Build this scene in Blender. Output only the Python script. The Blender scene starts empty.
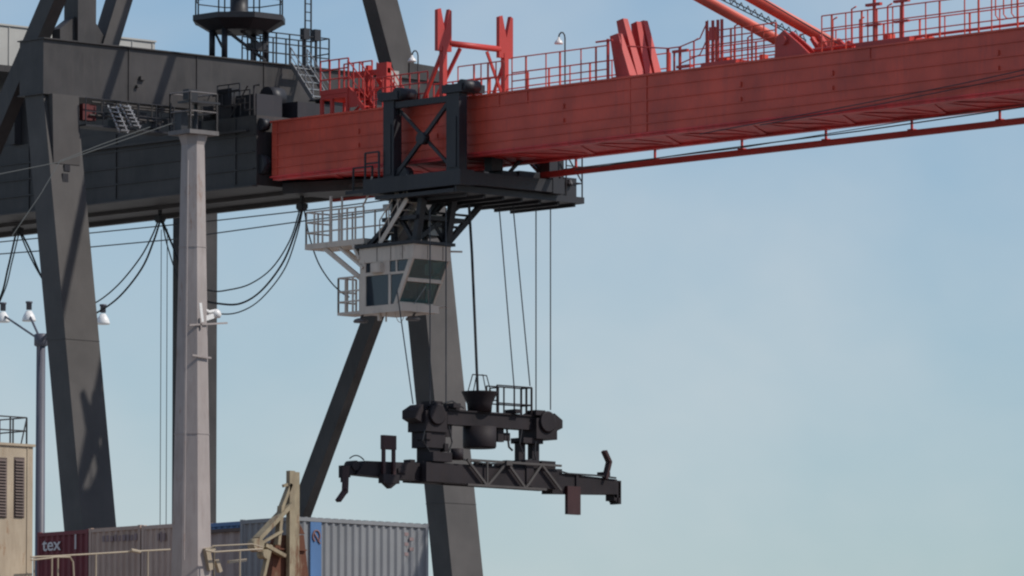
import bpy, math, random
from mathutils import Vector, Matrix
random.seed(7)
D = bpy.data
S = bpy.context.scene
COL = S.collection

# ------------------------------------------------------------------ camera maths
F = 7700.0; HY = 1000.0; CX, CY = 512.0, 288.0
TH = math.atan((HY - CY) / F)
AZ = math.radians(43.1)
FWD = (-math.cos(AZ), math.sin(AZ)); RGT = (math.sin(AZ), math.cos(AZ))
CAM = (-245 * FWD[0] + 3.56 * RGT[0], -245 * FWD[1] + 3.56 * RGT[1], 3.0)

def survey(axis, val, px, py):
    """sight line from the camera position met with the plane axis=val (a survey of the real position)"""
    x = (px - CX) / F; y = -(py - CY) / F
    fw = math.cos(TH) - y * math.sin(TH); up = math.sin(TH) + y * math.cos(TH)
    R = (FWD[0] * fw + RGT[0] * x, FWD[1] * fw + RGT[1] * x, up)
    t = (val - CAM[axis]) / R[axis]
    return Vector([CAM[i] + R[i] * t for i in range(3)])
def atX(px, py, X): return survey(0, X, px, py)
def atY(px, py, Y): return survey(1, Y, px, py)
def atZ(px, py, Z): return survey(2, Z, px, py)

cd = D.cameras.new('camera'); cam = D.objects.new('camera', cd); COL.objects.link(cam)
cd.sensor_width = 36.0; cd.lens = F / 1024 * 36.0; cd.clip_start = 1.0; cd.clip_end = 12000
fwd = Vector((FWD[0] * math.cos(TH), FWD[1] * math.cos(TH), math.sin(TH)))
rgt = Vector((RGT[0], RGT[1], 0)); upv = rgt.cross(fwd)
m = Matrix((( rgt.x, upv.x, -fwd.x, CAM[0]), (rgt.y, upv.y, -fwd.y, CAM[1]), (rgt.z, upv.z, -fwd.z, CAM[2]), (0, 0, 0, 1)))
cam.matrix_world = m
S.camera = cam

# ------------------------------------------------------------------ materials
def nn(nt, t, **k):
    n = nt.nodes.new(t)
    for a, b in k.items(): setattr(n, a, b)
    return n

def paint(name, col, rough=0.5, dirt=0.35, dirtcol=(0.05, 0.045, 0.04), var=0.25, streak=0.5, metal=0.0, scale=0.8, rust=0.0,
          rustcol=(0.16, 0.06, 0.025), bump=0.15, spec=0.4):
    m = D.materials.new(name); m.use_nodes = True; nt = m.node_tree; L = nt.links
    b = nt.nodes['Principled BSDF']
    tc = nn(nt, 'ShaderNodeTexCoord')
    mp = nn(nt, 'ShaderNodeMapping'); mp.inputs['Scale'].default_value = (1.0, 1.0, 0.16)
    L.new(tc.outputs['Object'], mp.inputs['Vector'])
    n1 = nn(nt, 'ShaderNodeTexNoise'); n1.inputs['Scale'].default_value = scale; n1.inputs['Detail'].default_value = 6
    n2 = nn(nt, 'ShaderNodeTexNoise'); n2.inputs['Scale'].default_value = 4.0 * scale + 1.5; n2.inputs['Detail'].default_value = 8
    n2.inputs['Roughness'].default_value = 0.7
    L.new(tc.outputs['Object'], n1.inputs['Vector']); L.new(mp.outputs['Vector'], n2.inputs['Vector'])
    # tone variation
    r1 = nn(nt, 'ShaderNodeMapRange'); r1.inputs['From Min'].default_value = 0.3; r1.inputs['From Max'].default_value = 0.7
    r1.inputs['To Min'].default_value = 1 - var; r1.inputs['To Max'].default_value = 1 + var
    L.new(n1.outputs['Fac'], r1.inputs['Value'])
    mul = nn(nt, 'ShaderNodeVectorMath', operation='SCALE'); mul.inputs[0].default_value = col
    L.new(r1.outputs['Result'], mul.inputs['Scale'])
    r2 = nn(nt, 'ShaderNodeMapRange'); r2.inputs['From Min'].default_value = 0.48; r2.inputs['From Max'].default_value = 0.75
    r2.inputs['To Min'].default_value = 0; r2.inputs['To Max'].default_value = streak
    L.new(n2.outputs['Fac'], r2.inputs['Value'])
    mx = nn(nt, 'ShaderNodeMix', data_type='RGBA'); mx.inputs['B'].default_value = (*dirtcol, 1)
    L.new(mul.outputs[0], mx.inputs['A']); L.new(r2.outputs['Result'], mx.inputs['Factor'])
    out = mx.outputs['Result']
    if rust > 0:
        n3 = nn(nt, 'ShaderNodeTexNoise'); n3.inputs['Scale'].default_value = 2.2; n3.inputs['Detail'].default_value = 9; n3.inputs['Roughness'].default_value = 0.75
        mp3 = nn(nt, 'ShaderNodeMapping'); mp3.inputs['Scale'].default_value = (1, 1, 0.3); mp3.inputs['Location'].default_value = (3.1, 7.7, 1.3)
        L.new(tc.outputs['Object'], mp3.inputs['Vector']); L.new(mp3.outputs['Vector'], n3.inputs['Vector'])
        r3 = nn(nt, 'ShaderNodeMapRange'); r3.inputs['From Min'].default_value = 0.72 - rust * 0.35; r3.inputs['From Max'].default_value = 0.80 - rust * 0.3
        L.new(n3.outputs['Fac'], r3.inputs['Value'])
        m3 = nn(nt, 'ShaderNodeMix', data_type='RGBA'); m3.inputs['B'].default_value = (*rustcol, 1)
        L.new(out, m3.inputs['A']); L.new(r3.outputs['Result'], m3.inputs['Factor']); out = m3.outputs['Result']
    L.new(out, b.inputs['Base Color'])
    b.inputs['Roughness'].default_value = rough; b.inputs['Metallic'].default_value = metal
    b.inputs['Specular IOR Level'].default_value = spec
    if bump:
        bp = nn(nt, 'ShaderNodeBump'); bp.inputs['Strength'].default_value = bump; bp.inputs['Distance'].default_value = 0.03
        L.new(n1.outputs['Fac'], bp.inputs['Height']); L.new(bp.outputs['Normal'], b.inputs['Normal'])
    return m

RED = paint('boom_red_paint', (0.62, 0.086, 0.050), rough=0.48, var=0.2, streak=0.5, dirtcol=(0.34, 0.06, 0.052), rust=0.12, rustcol=(0.24, 0.06, 0.05))
UND = paint('boom_underside_bounce_red', (0.66, 0.050, 0.048), rough=0.5, var=0.3, streak=0.6, dirtcol=(0.22, 0.03, 0.026))  # boom red made more saturated: bounce light from below put into the colour
RUST2 = paint('heavy_rust', (0.24, 0.17, 0.11), rough=0.85, var=0.3, streak=0.7, dirtcol=(0.13, 0.07, 0.045), rust=1.0, rustcol=(0.12, 0.045, 0.025), scale=2.0)
REDB = paint('stair_red_paint', (0.46, 0.045, 0.036), rough=0.5, var=0.12, streak=0.2, dirtcol=(0.2, 0.05, 0.04))
GREY = paint('crane_dark_grey_paint', (0.041, 0.037, 0.036), rough=0.55, var=0.35, streak=0.5, dirtcol=(0.072, 0.062, 0.055))
DARK = paint('trolley_charcoal_paint', (0.022, 0.022, 0.026), rough=0.5, var=0.2, streak=0.3, dirtcol=(0.05, 0.045, 0.042))
LEGM = paint('leg_grey_paint', (0.066, 0.059, 0.055), rough=0.6, var=0.22, streak=0.6, dirtcol=(0.055, 0.05, 0.046))
SEAM = paint('weld_seam_dark', (0.10, 0.018, 0.018), rough=0.7, var=0.1, streak=0.1)
CABM = paint('cabin_cream_paint', (0.64, 0.53, 0.43), rough=0.5, var=0.1, streak=0.35, dirtcol=(0.22, 0.19, 0.16), rust=0.25, rustcol=(0.26, 0.15, 0.11))
GALV = paint('galvanised_steel', (0.34, 0.34, 0.34), rough=0.35, metal=0.6, var=0.15, streak=0.3, dirtcol=(0.2, 0.19, 0.18))
MASTM = paint('mast_grey_paint', (0.35, 0.305, 0.285), rough=0.6, var=0.12, streak=0.5, dirtcol=(0.20, 0.15, 0.135), rust=0.4, rustcol=(0.26, 0.17, 0.13))
MASTD = paint('mast_basket_grey', (0.15, 0.135, 0.13), rough=0.6, var=0.2, streak=0.4)
RUSTY = paint('rusty_buff_paint', (0.30, 0.25, 0.165), rough=0.8, var=0.25, streak=0.6, dirtcol=(0.18, 0.12, 0.08), rust=0.55, rustcol=(0.14, 0.06, 0.03), scale=1.6)
BUFF = paint('deckhouse_buff_paint', (0.39, 0.315, 0.225), rough=0.65, var=0.14, streak=0.6, dirtcol=(0.24, 0.17, 0.11), rust=0.4, rustcol=(0.25, 0.13, 0.06))
SANDR = paint('rail_sand_paint', (0.36, 0.30, 0.22), rough=0.6, var=0.1, streak=0.3, dirtcol=(0.3, 0.22, 0.14))
HOUSE = paint('house_pale_grey', (0.42, 0.41, 0.38), rough=0.6, var=0.08, streak=0.25, dirtcol=(0.3, 0.29, 0.27))
CABLE = paint('black_rubber', (0.02, 0.02, 0.022), rough=0.6, var=0.1, streak=0.1)
ROPE = paint('wire_rope', (0.045, 0.045, 0.05), rough=0.5, metal=0.3, var=0.1, streak=0.1)
SPR = paint('spreader_dark_paint', (0.022, 0.018, 0.020), rough=0.65, var=0.4, streak=0.5, spec=0.2, dirtcol=(0.032, 0.022, 0.02))
FLIP = paint('flipper_red_paint', (0.035, 0.010, 0.010), rough=0.6, var=0.25, streak=0.5, dirtcol=(0.07, 0.03, 0.03))
POLEM = paint('lamp_post_grey', (0.09, 0.09, 0.11), rough=0.5, var=0.1, streak=0.2)
LAMPW = paint('lamp_reflector', (0.75, 0.73, 0.70), rough=0.25, var=0.05, streak=0.1)
C_MAR = paint('container_maroon', (0.17, 0.024, 0.030), rough=0.55, var=0.15, streak=0.4, dirtcol=(0.13, 0.05, 0.05))
C_BEI = paint('container_beige', (0.47, 0.345, 0.275), rough=0.6, var=0.1, streak=0.5, dirtcol=(0.24, 0.18, 0.15), rust=0.1)
C_TAN = paint('container_tan', (0.45, 0.32, 0.25), rough=0.6, var=0.12, streak=0.5, dirtcol=(0.22, 0.17, 0.14), rust=0.15)
C_GRY = paint('container_grey', (0.33, 0.26, 0.235), rough=0.6, var=0.1, streak=0.4, dirtcol=(0.18, 0.15, 0.14))
C_BLU = paint('container_blue', (0.09, 0.17, 0.32), rough=0.5, var=0.1, streak=0.3, dirtcol=(0.10, 0.13, 0.2))
C_PAL = paint('container_pale_blue_grey', (0.215, 0.22, 0.225), rough=0.5, var=0.08, streak=0.45, dirtcol=(0.2, 0.2, 0.21))
STRIPE = paint('stripe_blue', (0.075, 0.16, 0.32), rough=0.55, var=0.15, streak=0.3, dirtcol=(0.08, 0.16, 0.3))
LETW = paint('letter_white', (0.62, 0.58, 0.56), rough=0.6, var=0.1, streak=0.3, dirtcol=(0.4, 0.3, 0.3))
STAYM = paint('stay_wire_grey', (0.075, 0.08, 0.078), rough=0.7, var=0.1, streak=0.2)
GHOST = paint('letter_ghost', (0.24, 0.17, 0.165), rough=0.7, var=0.1, streak=0.4, dirtcol=(0.22, 0.2, 0.2))
LETR = paint('letter_faded_red', (0.25, 0.13, 0.12), rough=0.7, var=0.2, streak=0.5, dirtcol=(0.27, 0.2, 0.17))
LOUV = paint('louvre_dark', (0.10, 0.07, 0.06), rough=0.7, var=0.2, streak=0.4)
HULL = paint('hull_paint', (0.05, 0.07, 0.10), rough=0.5, var=0.2, streak=0.4)
DECKM = paint('deck_oxide', (0.20, 0.085, 0.06), rough=0.8, var=0.2, streak=0.4)
CONC = paint('quay_concrete', (0.30, 0.29, 0.27), rough=0.9, var=0.15, streak=0.3, dirtcol=(0.2, 0.19, 0.17), scale=0.1)

def glass():
    m = D.materials.new('tinted_cab_glass'); m.use_nodes = True; b = m.node_tree.nodes['Principled BSDF']
    b.inputs['Base Color'].default_value = (0.28, 0.46, 0.44, 1); b.inputs['Transmission Weight'].default_value = 0.8
    b.inputs['Roughness'].default_value = 0.03; b.inputs['IOR'].default_value = 1.45
    return m
GLASS = glass()
SIDEGLASS = glass()
SIDEGLASS.name = 'dark_side_glass'; SIDEGLASS.node_tree.nodes['Principled BSDF'].inputs['Base Color'].default_value = (.035, .05, .065, 1); SIDEGLASS.node_tree.nodes['Principled BSDF'].inputs['Transmission Weight'].default_value = .3
def water():
    m = D.materials.new('harbour_water'); m.use_nodes = True; nt = m.node_tree; b = nt.nodes['Principled BSDF']
    b.inputs['Base Color'].default_value = (0.03, 0.06, 0.065, 1); b.inputs['Roughness'].default_value = 0.12
    t = nn(nt, 'ShaderNodeTexCoord'); n = nn(nt, 'ShaderNodeTexNoise'); n.inputs['Scale'].default_value = 0.6; n.inputs['Detail'].default_value = 5
    bp = nn(nt, 'ShaderNodeBump'); bp.inputs['Strength'].default_value = 0.5; bp.inputs['Distance'].default_value = 0.3
    nt.links.new(t.outputs['Object'], n.inputs['Vector']); nt.links.new(n.outputs['Fac'], bp.inputs['Height']); nt.links.new(bp.outputs['Normal'], b.inputs['Normal'])
    return m
WATER = water()

# ------------------------------------------------------------------ mesh builder
def V(*a): return Vector(a)
class MB:
    def __init__(s): s.v = []; s.f = []; s.sm = []
    def add(s, vs, fs, smooth=False):
        o = len(s.v); s.v += [Vector(v) for v in vs]
        for f in fs: s.f.append([i + o for i in f]); s.sm.append(smooth)
        return s
    def hexa(s, p):   # 8 points: bottom 4 ccw, top 4 ccw
        return s.add(p, [(3, 2, 1, 0), (4, 5, 6, 7), (0, 1, 5, 4), (1, 2, 6, 5), (2, 3, 7, 6), (3, 0, 4, 7)])
    def box(s, x0, x1, y0, y1, z0, z1):
        return s.hexa([(x0, y0, z0), (x1, y0, z0), (x1, y1, z0), (x0, y1, z0), (x0, y0, z1), (x1, y0, z1), (x1, y1, z1), (x0, y1, z1)])
    def beam(s, p, q, w, h, up=(0, 0, 1), w2=None, h2=None):
        p = Vector(p); q = Vector(q); a = (q - p).normalized(); u = Vector(up)
        if abs(a.dot(u)) > 0.99: u = Vector((0, 1, 0))
        sx = a.cross(u).normalized(); su = sx.cross(a).normalized()
        w2 = w if w2 is None else w2; h2 = h if h2 is None else h2
        P = []
        for c, ww, hh in ((p, w, h), (q, w2, h2)):
            for i, j in ((-1, -1), (1, -1), (1, 1), (-1, 1)): P.append(c + sx * (i * ww / 2) + su * (j * hh / 2))
        return s.hexa(P)
    def tube(s, pts, r, n=8, r2=None, cap=True):
        pts = [Vector(p) for p in pts]; o = len(s.v); k = len(pts); prev = None
        for i, p in enumerate(pts):
            a = (pts[min(i + 1, k - 1)] - pts[max(i - 1, 0)]).normalized()
            if prev is None:
                u = Vector((0, 0, 1)) if abs(a.z) < 0.95 else Vector((1, 0, 0))
                sx = a.cross(u).normalized()
            else: sx = (prev - a * prev.dot(a)).normalized()
            prev = sx; su = sx.cross(a)
            rr = r if r2 is None else r + (r2 - r) * i / (k - 1)
            for j in range(n):
                t = 2 * math.pi * (j + 0.5) / n; s.v.append(p + sx * (rr * math.cos(t)) + su * (rr * math.sin(t)))
        for i in range(k - 1):
            for j in range(n):
                s.f.append([o + i * n + j, o + i * n + (j + 1) % n, o + (i + 1) * n + (j + 1) % n, o + (i + 1) * n + j]); s.sm.append(n > 8)
        if cap:
            s.f.append([o + j for j in range(n)][::-1]); s.sm.append(False)
            s.f.append([o + (k - 1) * n + j for j in range(n)]); s.sm.append(False)
        return s
    def prism(s, poly, d):
        d = Vector(d); n = len(poly); P = [Vector(p) for p in poly]; P += [p + d for p in P]
        f = [tuple(range(n))[::-1], tuple(range(n, 2 * n))] + [(i, (i + 1) % n, n + (i + 1) % n, n + i) for i in range(n)]
        return s.add(P, f)
    def lathe(s, c, prof, n=16, ax='z'):
        c = Vector(c); o = len(s.v)
        for r, h in prof:
            for j in range(n):
                t = 2 * math.pi * (j + .5) / n; a, b = r * math.cos(t), r * math.sin(t)
                s.v.append(c + (Vector((a, b, h)) if ax == 'z' else Vector((h, a, b)) if ax == 'x' else Vector((b, h, a))))
        k = len(prof)
        for i in range(k - 1):
            for j in range(n):
                s.f.append([o + i * n + j, o + i * n + (j + 1) % n, o + (i + 1) * n + (j + 1) % n, o + (i + 1) * n + j]); s.sm.append(n > 10)
        s.f.append([o + j for j in range(n)][::-1]); s.sm.append(False)
        s.f.append([o + (k - 1) * n + j for j in range(n)]); s.sm.append(False)
        return s
    def rail(s, path, h=1.05, sp=1.2, r=0.022, bars=(0.5, 1.0), kick=0.0, endposts=True, rp=None):
        path = [Vector(p) for p in path]; rp = rp or r * 1.25
        for a, b in zip(path[:-1], path[1:]):
            L = (b - a).length; n = max(1, round(L / sp))
            for i in range(n + 1):
                p = a.lerp(b, i / n); s.tube([p, p + V(0, 0, h)], rp, 6)
            for k in bars: s.tube([a + V(0, 0, h * k), b + V(0, 0, h * k)], r, 6)
            if kick: s.beam(a + V(0, 0, kick / 2), b + V(0, 0, kick / 2), 0.012, kick)
        return s
    def stair(s, p, q, width, wdir, n=None, depth=0.18, thick=0.035, hand=True, hr=0.9, stringer=True):
        p = Vector(p); q = Vector(q); w = Vector(wdir).normalized() * (width / 2)
        for sg in (-1, 1):
            s.beam(p + w * sg, q + w * sg, 0.03 if True else 0, 0.16)
            if hand:
                s.tube([p + w * sg + V(0, 0, hr), q + w * sg + V(0, 0, hr)], 0.022, 6)
                s.tube([p + w * sg + V(0, 0, hr / 2), q + w * sg + V(0, 0, hr / 2)], 0.016, 6)
                for t in (0, .33, .66, 1):
                    c = p.lerp(q, t) + w * sg; s.tube([c, c + V(0, 0, hr)], 0.022, 6)
        n = n or max(2, int(abs(q.z - p.z) / 0.22)); run = V(q.x - p.x, q.y - p.y, 0).normalized()
        for i in range(n):
            c = p.lerp(q, (i + 0.5) / n); s.beam(c - run * depth / 2, c + run * depth / 2, width, thick)
        return s
    def cut(s): s.marks = getattr(s, 'marks', [(0, 0)]); s.marks.append((len(s.v), len(s.f))); return s
    def build_each(s, name, mat, parent=None, label=None):
        mk = getattr(s, 'marks', [(0, 0)]) + [(len(s.v), len(s.f))]; out = []
        for (v0, f0), (v1, f1) in zip(mk[:-1], mk[1:]):
            if f1 == f0: continue
            q = MB(); q.v = s.v[v0:v1]; q.f = [[i - v0 for i in f] for f in s.f[f0:f1]]; q.sm = s.sm[f0:f1]
            out.append(q.build(name, mat, parent, label))
        return out
    def build(s, name, mat, parent=None, label=None, root=None):
        me = D.meshes.new(name)
        off = Vector((0, 0, 0))
        if parent is not None:
            o_ = parent
            while o_ is not None: off += o_.location; o_ = o_.parent
        elif root is not None: off = Vector(root)
        me.from_pydata([v - off for v in s.v], [], s.f)
        for p, sm in zip(me.polygons, s.sm): p.use_smooth = sm
        me.materials.append(mat); me.validate(); me.update()
        import bmesh
        bm = bmesh.new(); bm.from_mesh(me); bmesh.ops.recalc_face_normals(bm, faces=bm.faces); bm.to_mesh(me); bm.free()
        o = D.objects.new(name, me); COL.objects.link(o)
        if parent is not None: o.parent = parent
        elif root is not None: o.location = root
        if label: o['label'] = label
        return o
def tag(o, label, cat, group=None, kind=None):
    if label: o['label'] = label
    if cat: o['category'] = cat
    if group: o['group'] = group
    if kind: o['kind'] = kind
    return o
def empty(name, loc): 
    o = D.objects.new(name, None); COL.objects.link(o); o.location = loc; o.empty_display_size = 0.5; return o
def catenary(a, b, sag, n=14):
    a = Vector(a); b = Vector(b); return [a.lerp(b, i / n) - V(0, 0, 4 * sag * (i / n) * (1 - i / n)) for i in range(n + 1)]

# ================================================================== SETTING
o = MB().box(-4000, 1.2, -4000, 4000, -6, 0).build('quay_ground', CONC); tag(o, 'concrete quay the crane stands on', None, kind='structure')
o = MB().add([(-6000, -6000, -3), (6000, -6000, -3), (6000, 6000, -3), (-6000, 6000, -3)], [(0, 1, 2, 3)]).build('water', WATER)
tag(o, 'harbour water beside the quay', None, kind='structure')

# ================================================================== THE CRANE
crane = empty('gantry_crane', (-6, 0, 0))
tag(crane, 'huge dark grey ship-to-shore gantry crane with a long red boom', 'crane')
def LX(z): return -6.95 + (28.7 - z) * 0.148       # front (waterside) face of the legs
for (ya, yb) in ((-8.7, -7.3), (7.05, 8.45)):
    z0, z1 = 0.0, 31.86
    b = MB().hexa([(LX(z0) - .92, ya, z0), (LX(z0), ya, z0), (LX(z0), yb, z0), (LX(z0) - .92, yb, z0),
                   (LX(z1) - .92, ya, z1), (LX(z1), ya, z1), (LX(z1), yb, z1), (LX(z1) - .92, yb, z1)])
    lo = b.build('leg', LEGM, crane)
    w = MB()
    for zz in ((8.0, 15.6, 23.9) if ya < 0 else (8.0, 13.0, 19.35)):
        w.box(LX(zz) - .945, LX(zz) + .012, ya - .012, yb + .012, zz, zz + .016); w.cut()
    w.build_each('weld_band', LEGM, lo)
    # gusset
    MB().prism([(LX(31.86), (ya + yb) / 2 - .55, 31.84), (LX(31.86) + .28, (ya + yb) / 2 - .55, 31.84), (LX(29.6) + .02, (ya + yb) / 2 - .55, 29.6)], (0, 1.1, 0)).build('gusset', LEGM, lo)
A = atX(62, 182, LX(29.2)); B = atX(69, 165, LX(29.2))
w = MB(); w.box(LX(29.2) - .1, LX(29.2) + .03, A.y, B.y - .05, A.z, A.z + .28); w.cut(); w.box(LX(29.4) - .1, LX(29.4) + .03, A.y + .1, B.y + .05, B.z - .2, B.z); w.build_each('access_hatch', DARK, crane)
# landside legs
for yc in (-7.85, 7.75):
    MB().box(-20.2, -18.88, yc - .03, yc + .85, 0, 31.5).build('leg', GREY, crane)
# diagonal braces
MB().beam(atY(427, 172, 7.75), atY(289, 545, 7.75), 0.34, 0.60, w2=.4, h2=.66).build('brace', GREY, crane)
# portal beam
pb = MB().box(-8.55, -7.36, -8.75, 8.62, 31.87, 33.6).build('portal_beam', GREY, crane)
w = MB()
w.box(-8.62, -7.27, -8.8, 8.67, 33.6, 33.64); w.box(-8.60, -7.29, -8.8, 8.67, 31.83, 31.868)
w.build('flange', GREY, pb)
w = MB()
for y in (-5.2, -2.3, .6, 3.5, 6.0): w.box(-7.357, -7.33, y, y + .025, 31.9, 33.58); w.cut()
w.box(-7.357, -7.25, -4.75, -4.55, 32.6, 32.72); w.cut(); w.box(-7.357, -7.25, -4.9, -4.8, 32.35, 32.42)
w.build_each('stiffener', GREY, pb)
# A-frame above the portal beam (upper legs)
def upper(p, q, w, h, wl=None):
    return MB().beam(p, q, w, h, up=(1, 0, 0)).build('upper_leg', LEGM, crane)
a0 = atX(402, 84, -7.95); a1 = atX(382, 8, -7.95); d_ = (a1 - a0)
upper(a0 - d_ * .05, a0 + d_ * 3.4, 0.98, 0.62)
b0 = atX(105, 46, -7.95); b1 = atX(116, 10, -7.95); d_ = (b1 - b0)
upper(b0 - d_ * .1, b0 + d_ * 7.0, 0.62, 0.6)
# vertical king post on near end with flared base
c0 = atX(80, 40, -7.95)
k = MB(); k.box(-8.3, -7.6, c0.y - .38, c0.y + .38, 33.64, 38.5)
k.prism([(-7.75, c0.y - 1.0, 33.64), (-7.75, c0.y + .85, 33.64), (-7.75, c0.y + .85, 33.95), (-7.75, c0.y + .38, 34.5), (-7.75, c0.y - .38, 34.5), (-7.75, c0.y - 1.0, 34.05)], (-.4, 0, 0))
k.build('upper_leg', GREY, crane)
# backstay strut near side
p = atY(49, 10, -8.2); q = atY(14, 92, -8.2); d_ = q - p
MB().beam(p - d_ * 1.5, q + d_ * .75, 0.5, 0.62).build('backstay', GREY, crane)
MB().box(-26, -9.4, -1.7, 1.9, 31.504, 33.1).build('electrical_room', GREY, crane)
# far node block
n0 = atX(427, 66, -7.6)
MB().prism([(-7.6, 7.3, 33.64), (-7.6, 9.0, 33.64), (-7.6, 8.5, 34.15), (-7.6, 7.3, 34.2)], (-.8, 0, 0)).build('node_block', GREY, crane)

# girder
gi = MB().box(-32, -4.95, -1.8, 2.3, 29.22, 31.5).build('girder', GREY, crane)
w = MB()
for z in (29.75, 30.3, 30.85): w.box(-31.9, -5.05, -1.84, -1.802, z, z + .045)
for x in (-21, -16.5, -12, -7.8, -6.0): w.box(x, x + .05, -1.835, -1.803, 29.3, 31.45)
w.build('stiffener', GREY, gi)
w = MB(); w.box(-32, -4.97, -1.95, -1.74, 29.17, 29.218); w.box(-32, -1.9, .15, .3, 29.1, 29.216); w.box(-32, -1.9, 2.12, 2.34, 29.08, 29.216)
w.build('flange', GALV if False else LEGM, gi)
# extension carrying the boom hinge
MB().hexa([(-4.93, -.7, 29.0), (-2.0, .4, 29.02), (-.7, 2.25, 29.02), (-4.93, 2.25, 29.0), (-4.93, -.7, 29.36), (-2.0, .4, 29.36), (-.7, 2.25, 29.36), (-4.93, 2.25, 29.36)]).build('hinge_bracket', GREY, crane)
w = MB()
for y in (-1.55, 1.55): w.lathe((-5.0, y - .15, 29.9), [(.32, 0), (.32, .3)], 16, 'y'); w.cut(); w.lathe((-4.9, y - .15, 31.2), [(.2, 0), (.2, .3)], 14, 'y'); w.cut()
w.build_each('hinge_pin', DARK, crane)
# saddles between beam and girder
w = MB()
for y in (-1.5, 1.5): w.box(-8.3, -7.6, y - .3, y + .3, 31.502, 31.828); w.cut()
w.build_each('saddle', GREY, crane)
# machinery house on the landside of the girder
Xh = -17.0
t0 = atX(0, 26, Xh); t1 = atX(155, 42.5, Xh)
mh = MB().box(Xh - 5, Xh, t1.y - 9.5, t1.y, t1.z - 1.35, t1.z).build('machinery_house', HOUSE, crane)
w = MB()
y = t1.y - .1
while y > t1.y - 9.4: w.box(Xh + .002, Xh + .03, y - .04, y, t1.z - 1.3, t1.z - .04); y -= .9
w.box(Xh - 5, Xh + .05, t1.y - 9.5, t1.y + .03, t1.z + .002, t1.z + .06)
w.build('cladding_rib', HOUSE, mh)
w = MB(); w.box(Xh - 5.2, Xh + .25, t1.y - 9.7, t1.y + .1, t1.z - 1.58, t1.z - 1.36)
for y in (t1.y - 9, t1.y - 6, t1.y - 3, t1.y - .4): w.box(Xh - .3, Xh, y - .15, y + .15, 31.51, t1.z - 1.59)
w.build('house_frame', GREY, mh)

# ---- boom
BX1 = 46
boom = MB().box(-4.65, BX1, -1.4, 1.4, 29.5, 31.24).build('boom', RED, crane)
MB().box(-4.7, BX1, -1.46, 1.46, 31.242, 31.30).build('flange', RED, boom)
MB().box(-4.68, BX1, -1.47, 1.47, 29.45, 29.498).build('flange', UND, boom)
w = MB()
for z in (29.76, 30.06, 30.47, 30.88): w.box(-4.55, BX1, -1.44, -1.402, z, z + .035)
for x in (-4.4, 6.1, 7.4, 12.02, 12.74, 22.3, 29.0): w.box(x, x + .035, -1.43, -1.403, 29.52 if x in (12.02, 12.74, -4.4) else 30.85, 31.22)
w.box(12.06, 12.74, -1.416, -1.403, 29.52, 31.22)
for x in (9.0, 16.8, 3.2, 20.7, -.5, 27.5): w.box(x, x + .09, -1.45, -1.403, 30.55, 30.7); w.box(x, x + .09, -1.45, -1.403, 30.1, 30.24)
w.build('stiffener', RED, boom)
# underside bracing and trolley rails
w = MB()
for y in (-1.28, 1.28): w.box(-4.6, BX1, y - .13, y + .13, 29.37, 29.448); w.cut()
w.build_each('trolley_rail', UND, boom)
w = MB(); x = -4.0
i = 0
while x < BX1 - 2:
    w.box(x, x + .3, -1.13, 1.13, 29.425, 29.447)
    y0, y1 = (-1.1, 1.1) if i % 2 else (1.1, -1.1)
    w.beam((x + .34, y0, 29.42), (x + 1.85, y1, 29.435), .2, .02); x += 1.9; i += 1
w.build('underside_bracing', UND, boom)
# conductor rail below the boom with hangers
ry = 1.62
r0 = atY(333, 197, ry); r1 = atY(500, 179, ry); r2 = atY(1023, 118.7, ry)
(lambda *a: None)('RAIL z', r0, r1, r2)
rz = (r1.z + r2.z) / 2 - .05
w = MB().box(r0.x, BX1, ry - .06, ry + .06, rz - .095, rz + .095); w.build('conductor_rail', REDB, boom)
px_h = [500, 576, 655, 742, 826, 912, 1000]
for pxx in [420] + px_h + [1085]:
    h = atY(pxx, 150, ry); x = h.x
    w = MB(); w.tube([(x, ry, rz + .09), (x, ry, 29.46)], .045, 8); w.box(x - .12, x + .12, ry - .08, ry + .08, rz + .096, rz + .13); w.box(x - .1, x + .1, ry - .3, ry + .1, 29.41, 29.447)
    w.build('rail_hanger', REDB, boom)
# walkway railings on the boom, near and far edges
def post_rail(xs, y, h=1.05, name='railing', bars=(.3, .55, 1.0), step=1):
    w = MB(); z = 31.3
    for i, x in enumerate(xs):
        w.tube([(x, y, z), (x, y, z + h)], .034 if i % 2 else .022, 6)
    for bfr in bars: w.tube([(xs[0], y, z + h * bfr), (xs[-1], y, z + h * bfr)], .02, 6)
    return w
def px2x(pxs, y): return [atY(q, 80, y).x for q in pxs]
post_rail(px2x([512, 526, 546, 560, 581, 596, 608], -1.35), -1.35).build('railing', RED, boom)
post_rail(px2x([528, 549, 570, 590, 612, 634, 655, 670], 1.35), 1.35, bars=(.55, 1.0)).build('railing', RED, boom)
w = post_rail(px2x([458, 474, 481, 488, 496, 504], -1.3), -1.3, 1.0, bars=(.5, 1.0)); 
w.build('railing', RED, boom)
post_rail(px2x([470, 490, 512, 528], 1.35), 1.35, 1.0, bars=(.55, 1.0)).build('railing', RED, boom)
w = post_rail(px2x([709, 716, 722, 731, 742, 752, 764, 776], -1.33), -1.33, 1.08, bars=(.2, .4, .6, .8, 1.0)); w.build('railing', RED, boom)
w = MB()
xs = px2x([596, 608], -1.35)
w.tube([(xs[0], -1.35, 32.5), (xs[1] + .2, -1.35, 32.5)], .03, 6); w.tube([(xs[1], -1.35, 31.3), (xs[1], -1.35, 32.55)], .05, 6)
xs = px2x([650, 668, 680, 700, 708], -1.33)
w.tube([(xs[0] - 1.0, -1.33, 32.25), (xs[1], -1.33, 32.02), (xs[2], -1.33, 32.02), (xs[3], -1.33, 32.2), (xs[4] + .0, -1.33, 32.72)], .022, 6)
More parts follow.
